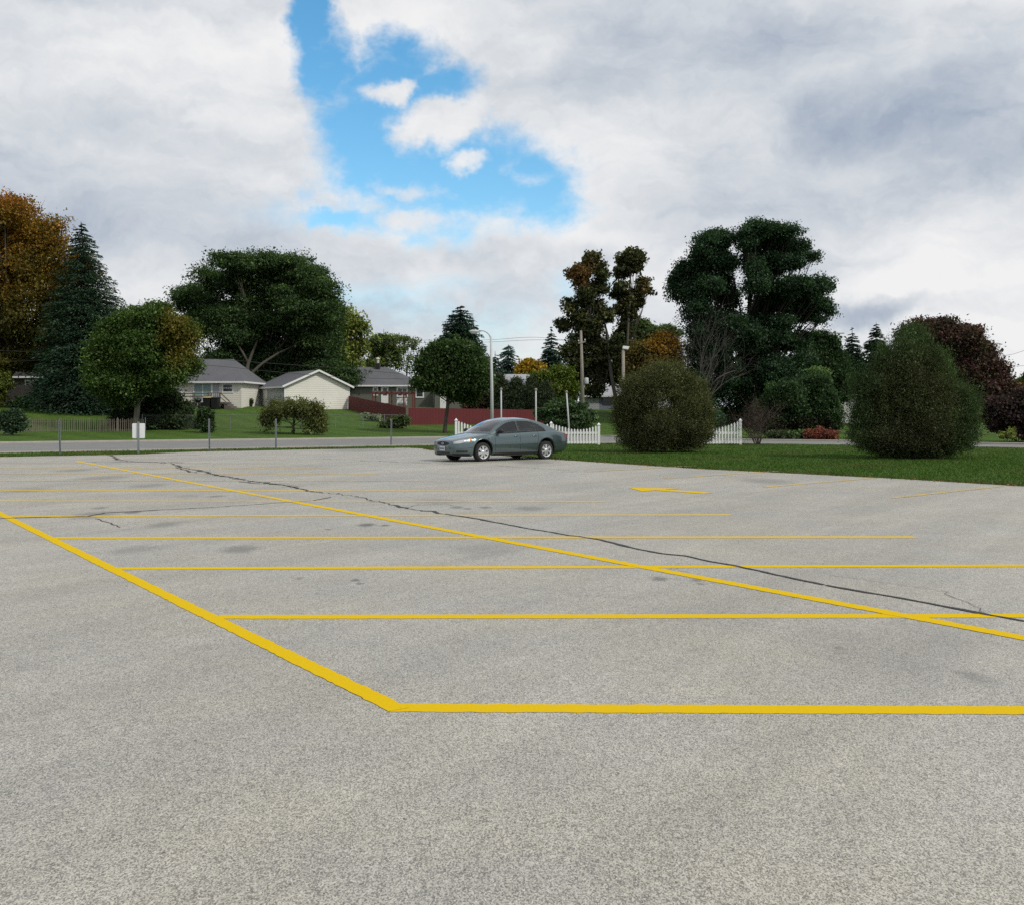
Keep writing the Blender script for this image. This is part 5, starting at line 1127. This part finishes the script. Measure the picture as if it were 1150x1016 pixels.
        for xs in (2.32, 3.14):
            hdl = MB(); c = surf(xs+.09, at_z(xs+.09, .825), .0, s); hdl.ball(c, .105, .032, .026, 12, 6); hdl.build('door_handle', M['paint'], car, True)
        # mirror on its stalk
        mr = MB(); bse = (1.72, s*(fw(1.72)-.10), .965); mr.tube([bse, (1.69, s*(fw(1.69)+.0), .985)], [.035, .03], 8); mr.ball((1.68, s*(fw(1.68)+.075), 1.005), .075, .105, .078, 14, 9); mr.build('side_mirror', M['trim'], car, True)
        # window rubber along the belt and the bright drip rail
        rub = MB(); pts = [(x, s*(fw(x)-.105+.012), fzs(x)+.016) for x in np.linspace(1.58, 3.80, 26)]; rub.tube(pts, .014, 6); rub.build('belt_trim', M['trim'], car, True)
        for xa in (2.54, 3.30):
            bp = MB()
            g1 = gsec(xa); w_ = .09 if xa < 3 else .045; g2 = gsec(xa+w_)
            o_ = .010; bp.add([(g1[1][0], s*(g1[1][1]+o_), g1[1][2]), (g2[1][0], s*(g2[1][1]+o_), g2[1][2]), (g2[2][0], s*(g2[2][1]+o_), g2[2][2]), (g1[2][0], s*(g1[2][1]+o_), g1[2][2])], [(0,1,2,3) if s < 0 else (3,2,1,0)])
            bp.build('pillar_trim', M['trim'], car)
    # nose
    mb = MB(); nu = 28; vv = [(-.012, 0, .598)]; rr = []
    for k in range(nu): a = 2*math.pi*k/nu; vv.append((-.006, .335*math.cos(a), .598+.072*math.sin(a)))
    mb.add(vv, [(0, 1+(k+1) % nu, 1+k) for k in range(nu)]).build('grille', M['trim'], car)
    mb = MB(); vv = [(-.022, 0, .598)]
    for k in range(nu): a = 2*math.pi*k/nu; vv.append((-.016, .062*math.cos(a), .598+.026*math.sin(a)))
    mb.add(vv, [(0, 1+(k+1) % nu, 1+k) for k in range(nu)]).build('badge', M['emblem'], car)
    mb = MB(); mb.tube([(-.018,   .066*math.cos(2*math.pi*k/nu), .598+.029*math.sin(2*math.pi*k/nu)) for k in range(nu+1)], .005, 5, False); mb.build('badge_ring', M['chrome'], car)
    pl = MB().box(-.03, -.012, -.155, .155, .355, .505).build('number_plate', M['plate_white'], car, bevel=.006); [MB().box(-.033, -.0305, -.125+.045*i, -.10+.045*i, .40, .455).build('plate_mark', M['seat'], pl) for i in range(6)]
    MB().box(-.008, .05, -.36, .36, .262, .322).build('lower_intake', M['trim'], car)
    MB().box(4.965, 4.985, -.17, .17, .62, .75).build('rear_plate', M['plate_white'], car)
    # underside and cabin
    mb = MB(); mb.box(.18, 4.75, -.60, .60, .21, .55); mb.box(1.46, 3.3, -.82, .82, .20, .45); mb.build('underbody', M['trim'], car)
    MB().box(1.42, 4.1, -.80, .80, .55, .62).build('cabin_floor', M['seat'], car)
    mb = MB(); mb.box(1.30, 1.85, -.76, .76, .63, .90); mb.build('dashboard', M['trim'], car, bevel=.05)
    mb = MB(); mb.tube([(2.05+.06*math.cos(a), -.38+.17*math.sin(a), .95+.17*math.cos(a)) for a in np.linspace(0, 6.283, 22)], .014, 6, False); mb.tube([(1.85,-.38,.86),(2.04,-.38,.95)], .02, 6); mb.build('steering_wheel', M['trim'], car, True)
    for y in (-.38, .38):
        st = MB(); st.box(2.10, 2.62, y-.25, y+.25, .64, .76); st.add([(2.55,y-.25,.74),(2.70,y-.25,.74),(2.70,y+.25,.74),(2.55,y+.25,.74),(2.74,y-.21,1.16),(2.83,y-.21,1.16),(2.83,y+.21,1.16),(2.74,y+.21,1.16)], [(3,2,1,0),(4,5,6,7),(0,1,5,4),(1,2,6,5),(2,3,7,6),(3,0,4,7)]); st.box(2.77, 2.86, y-.12, y+.12, 1.19, 1.30); st.build('seat', M['seat'], car, bevel=.03)
    st = MB(); st.box(3.0, 3.5, -.68, .68, .64, .78); st.add([(3.45,-.68,.76),(3.6,-.68,.76),(3.6,.68,.76),(3.45,.68,.76),(3.66,-.6,1.06),(3.76,-.6,1.06),(3.76,.6,1.06),(3.66,.6,1.06)], [(3,2,1,0),(4,5,6,7),(0,1,5,4),(1,2,6,5),(2,3,7,6),(3,0,4,7)]); st.box(3.74, 4.2, -.66, .66, .90, .955); st.build('rear_seat', M['seat'], car, bevel=.03)
    MB().box(2.02, 2.10, -.11, .11, 1.285, 1.335).build('rear_view_mirror', M['trim'], car, bevel=.015)
    # wheels
    for xw in (WB0, WB1):
        for s in (-1, 1):
            wh = sub('wheel', car, (xw, s*.80, WR-.02), 0); k = s
            prof = [(.205,-.10),(.235,-.11),(.30,-.105),(.322,-.075),(.325,-.03),(.325,.03),(.322,.075),(.30,.105),(.235,.11),(.205,.10)]
            MB().lathe(prof, n=40, axis='y').build('tyre', M['rubber'], wh, True)
            MB().lathe([(.001,k*.02),(.19,k*.02),(.205,k*.06),(.207,k*-.09)], n=32, axis='y').build('hub_back', M['trim'], wh)
            rm = MB(); rm.lathe([(.188,k*.085),(.215,k*.108),(.222,k*.10),(.205,k*.06),(.188,k*.06),(.188,k*.085)], n=40, axis='y'); rm.lathe([(.001,k*.104),(.045,k*.102),(.066,k*.092),(.066,k*.05)], n=24, axis='y')
            for j in range(7):
                a = 2*math.pi*j/7+math.pi/2; ca_, sa_ = math.cos(a), math.sin(a); w0, w1 = .03, .046; pts = []
                for yy in (k*.052, k*.094):
                    for r_, w_ in ((.055, w0), (.195, w1)):
                        for t in (-1, 1): pts.append((r_*ca_-t*w_*sa_, yy-(k*.006 if r_ > .1 else 0), r_*sa_+t*w_*ca_))
                rm.add(pts, [(0,1,3,2),(4,6,7,5),(0,4,5,1),(2,3,7,6),(0,2,6,4),(1,5,7,3)])
            rm.build('rim', M['alloy'], wh)
    return car
build_car()

# ================================================================ SKY, SUN, CAMERA
SUN_AZ, SUN_EL = R(122), R(44)          # clockwise from straight ahead (+Y)
sc = bpy.context.scene
w = bpy.data.worlds.new('World'); sc.world = w; w.use_nodes = True; nt = NT(w.node_tree); bg = nt.n['Background']
sky = nt.node('ShaderNodeTexSky', sky_type='NISHITA'); sky.sun_disc = False; sky.sun_elevation = SUN_EL; sky.sun_rotation = SUN_AZ; sky.air_density = 1.0; sky.dust_density = .6; sky.ozone_density = 2.5
hs = nt.node('ShaderNodeHueSaturation'); nt.l.new(sky.outputs[0], hs.inputs['Color']); hs.inputs['Saturation'].default_value = 1.27; hs.inputs['Value'].default_value = 1.75; hs.inputs['Hue'].default_value = .485
dirv = nt.node('ShaderNodeTexCoord').outputs['Generated']
sp = nt.node('ShaderNodeSeparateXYZ'); nt.l.new(dirv, sp.inputs[0])
az = nt.m('ARCTAN2', sp.outputs[0], sp.outputs[1]); el = nt.m('ARCSINE', nt.m('MAXIMUM', nt.m('MINIMUM', sp.outputs[2], .9999), -.9999))
def ae(px, py):
    a = math.atan((px-CX)/F); return a, math.atan((HY-py)/F*math.cos(a))
cb = nt.node('ShaderNodeCombineXYZ'); nt.put(cb.inputs[0], az); nt.put(cb.inputs[1], el); A0 = cb.outputs[0]
def vsub(col, k): return nt.scale(nt.vm('SUBTRACT', col, (.5, .5, .5)), k)
w1 = nt.noise(dirv, 9, 5, .62, 'Color'); w2 = nt.noise(dirv, 34, 4, .6, 'Color')
AW = nt.vm('ADD', nt.vm('ADD', A0, vsub(w1, (.075, .055, 0))), vsub(w2, (.032, .024, 0)))
AS = nt.vm('ADD', A0, vsub(w1, (.16, .08, 0)))
def blob(px, py, rx, ry, rot=0, soft=1.0, base=None):
    a, e = ae(px, py); d = nt.vm('SUBTRACT', base or AW, (a, e, 0))
    if rot:
        ro = nt.node('ShaderNodeVectorRotate', rotation_type='Z_AXIS'); nt.l.new(d, ro.inputs['Vector']); ro.inputs['Angle'].default_value = R(rot); d = ro.outputs[0]
    l = nt.vm('LENGTH', nt.scale(d, (F/rx, F/ry, 0)))
    return nt.ss(l, 1+.45*soft, 1-.45*soft)
def union(bs):
    acc = bs[0]
    for b in bs[1:]: acc = nt.m('MAXIMUM', acc, b)
    return acc
gap = union([blob(*b, 1.7) for b in ((350,20,22,60,0), (362,75,30,48,0), (425,95,66,42,-20), (420,165,62,66,0), (505,200,115,58,0), (598,212,66,46,0), (455,238,100,32,0), (480,110,50,30,-25), (385,250,46,14,0))])
puff = union([blob(432,112,28,12,0,1.6), blob(493,146,42,22,-10,1.6), blob(518,187,22,10,0,1.6), nt.m('MULTIPLY', blob(590,197,24,9,0,1.8), .45), nt.m('MULTIPLY', blob(470,213,30,8,0,1.8), .6), nt.m('MULTIPLY', blob(412,231,46,10,0,1.8), .7), nt.m('MULTIPLY', blob(470,245,50,12,0,1.8), .7)])
thin = nt.m('MULTIPLY', union([blob(330,245,60,16,0,1.8), blob(560,375,55,30,0,1.9), blob(490,345,60,16,0,2.0), blob(650,330,30,20,0,2), blob(455,330,90,14,0,2)]), .5)
dst = nt.scale(dirv, (1, 1, 1.5))
f1 = nt.noise(nt.vm('ADD', dst, vsub(w1, (.06, .06, .06))), 16, 7, .62); f2 = nt.noise(dst, 60, 5, .6)
fld = nt.m('ADD', nt.m('SUBTRACT', gap, nt.m('MULTIPLY', puff, .82)), nt.m('ADD', nt.m('MULTIPLY_ADD', f1, 1.5, -.76), nt.m('MULTIPLY_ADD', f2, .36, -.18)))
fld = nt.m('MULTIPLY', fld, nt.ss(gap, .0, .25))
clear = nt.m('MAXIMUM', nt.ss(fld, .02, .92), nt.m('MULTIPLY', thin, nt.ss(f1, .30, .65)))
dens = nt.m('SUBTRACT', 1.0, clear)
# cloud brightness: layered noise stretched along the horizon, plus the heavier cloud masses
dsq = nt.vm('ADD', nt.scale(dirv, (1, 1, 2.6)), vsub(w1, (.10, .10, .22)))
n1 = nt.noise(dsq, 3.2, 6, .55); n2 = nt.noise(dsq, 9.5, 6, .6); n3 = nt.noise(dsq, 1.4, 3, .5)
br = nt.m('ADD', nt.m('MULTIPLY', n1, .50), nt.m('ADD', nt.m('MULTIPLY', n2, .30), nt.m('MULTIPLY', n3, .30)))
dark = union([nt.m('MULTIPLY', blob(1015,125,105,48,-12,1.9,AS), 1.0), nt.m('MULTIPLY', blob(1100,160,110,36,-6,1.9,AS), .75), nt.m('MULTIPLY', blob(900,210,150,40,0,2,AS), .45), nt.m('MULTIPLY', blob(965,345,75,11,0,1.8,AS), 1.0), nt.m('MULTIPLY', blob(120,240,190,45,10,2,AS), .42), nt.m('MULTIPLY', blob(860,45,160,40,0,2,AS), .35), nt.m('MULTIPLY', blob(230,160,150,22,4,2,AS), .30), nt.m('MULTIPLY', blob(560,290,180,14,0,2,AS), .4)])
lit = union([nt.m('MULTIPLY', blob(470,90,90,60,-20,2,AS), .55), nt.m('MULTIPLY', blob(110,60,200,60,0,2,AS), .5), nt.m('MULTIPLY', blob(1085,290,110,45,0,2,AS), .75), nt.m('MULTIPLY', blob(1120,385,70,30,0,2,AS), .8), nt.m('MULTIPLY', blob(700,190,160,60,0,2,AS), .35), nt.m('MULTIPLY', blob(640,20,120,40,0,2,AS), .4)])
v_ = nt.m('ADD', nt.m('SUBTRACT', nt.ss(br, .30, .74), nt.m('MULTIPLY', dark, .66)), nt.m('MULTIPLY', lit, .28), clamp=True)
cr = nt.node('ShaderNodeValToRGB'); nt.put(cr.inputs[0], v_); e = cr.color_ramp.elements
e[0].position = 0; e[0].color = (.36, .425, .53, 1); e[1].position = 1; e[1].color = (.88, .88, .885, 1); k = cr.color_ramp.elements.new(.5); k.color = (.62, .66, .71, 1)
cloud = nt.scale(cr.outputs[0], (10, 10, 10))
fin = nt.mix(dens, hs.outputs[0], cloud)
nt.put(bg.inputs['Color'], fin); bg.inputs['Strength'].default_value = .1
sun = bpy.data.lights.new('sun', 'SUN'); sun.energy = 2.4; sun.angle = R(5); sun.color = (1, .95, .86); so = bpy.data.objects.new('sun', sun); C.objects.link(so)
d = np.array((math.sin(SUN_AZ)*math.cos(SUN_EL), math.cos(SUN_AZ)*math.cos(SUN_EL), math.sin(SUN_EL)))
from mathutils import Vector
so.rotation_euler = Vector(d).to_track_quat('Z', 'Y').to_euler(); so.location = (30, -20, 40)

cam = bpy.data.cameras.new('camera'); cam.sensor_width = 36; cam.sensor_fit = 'HORIZONTAL'; cam.lens = 36*F/1150; cam.shift_y = -(508-HY)/1150; cam.clip_end = 6000; cam.clip_start = .05
co = bpy.data.objects.new('camera', cam); C.objects.link(co); co.location = (0, 0, H); co.rotation_euler = (R(90), 0, 0); sc.camera = co
sc.view_settings.view_transform = 'Standard'; sc.view_settings.look = 'None'; sc.view_settings.exposure = 0; sc.view_settings.gamma = 1
sc.cycles.max_bounces = 5; sc.cycles.diffuse_bounces = 3; sc.cycles.transparent_max_bounces = 8; sc.cycles.use_denoising = False
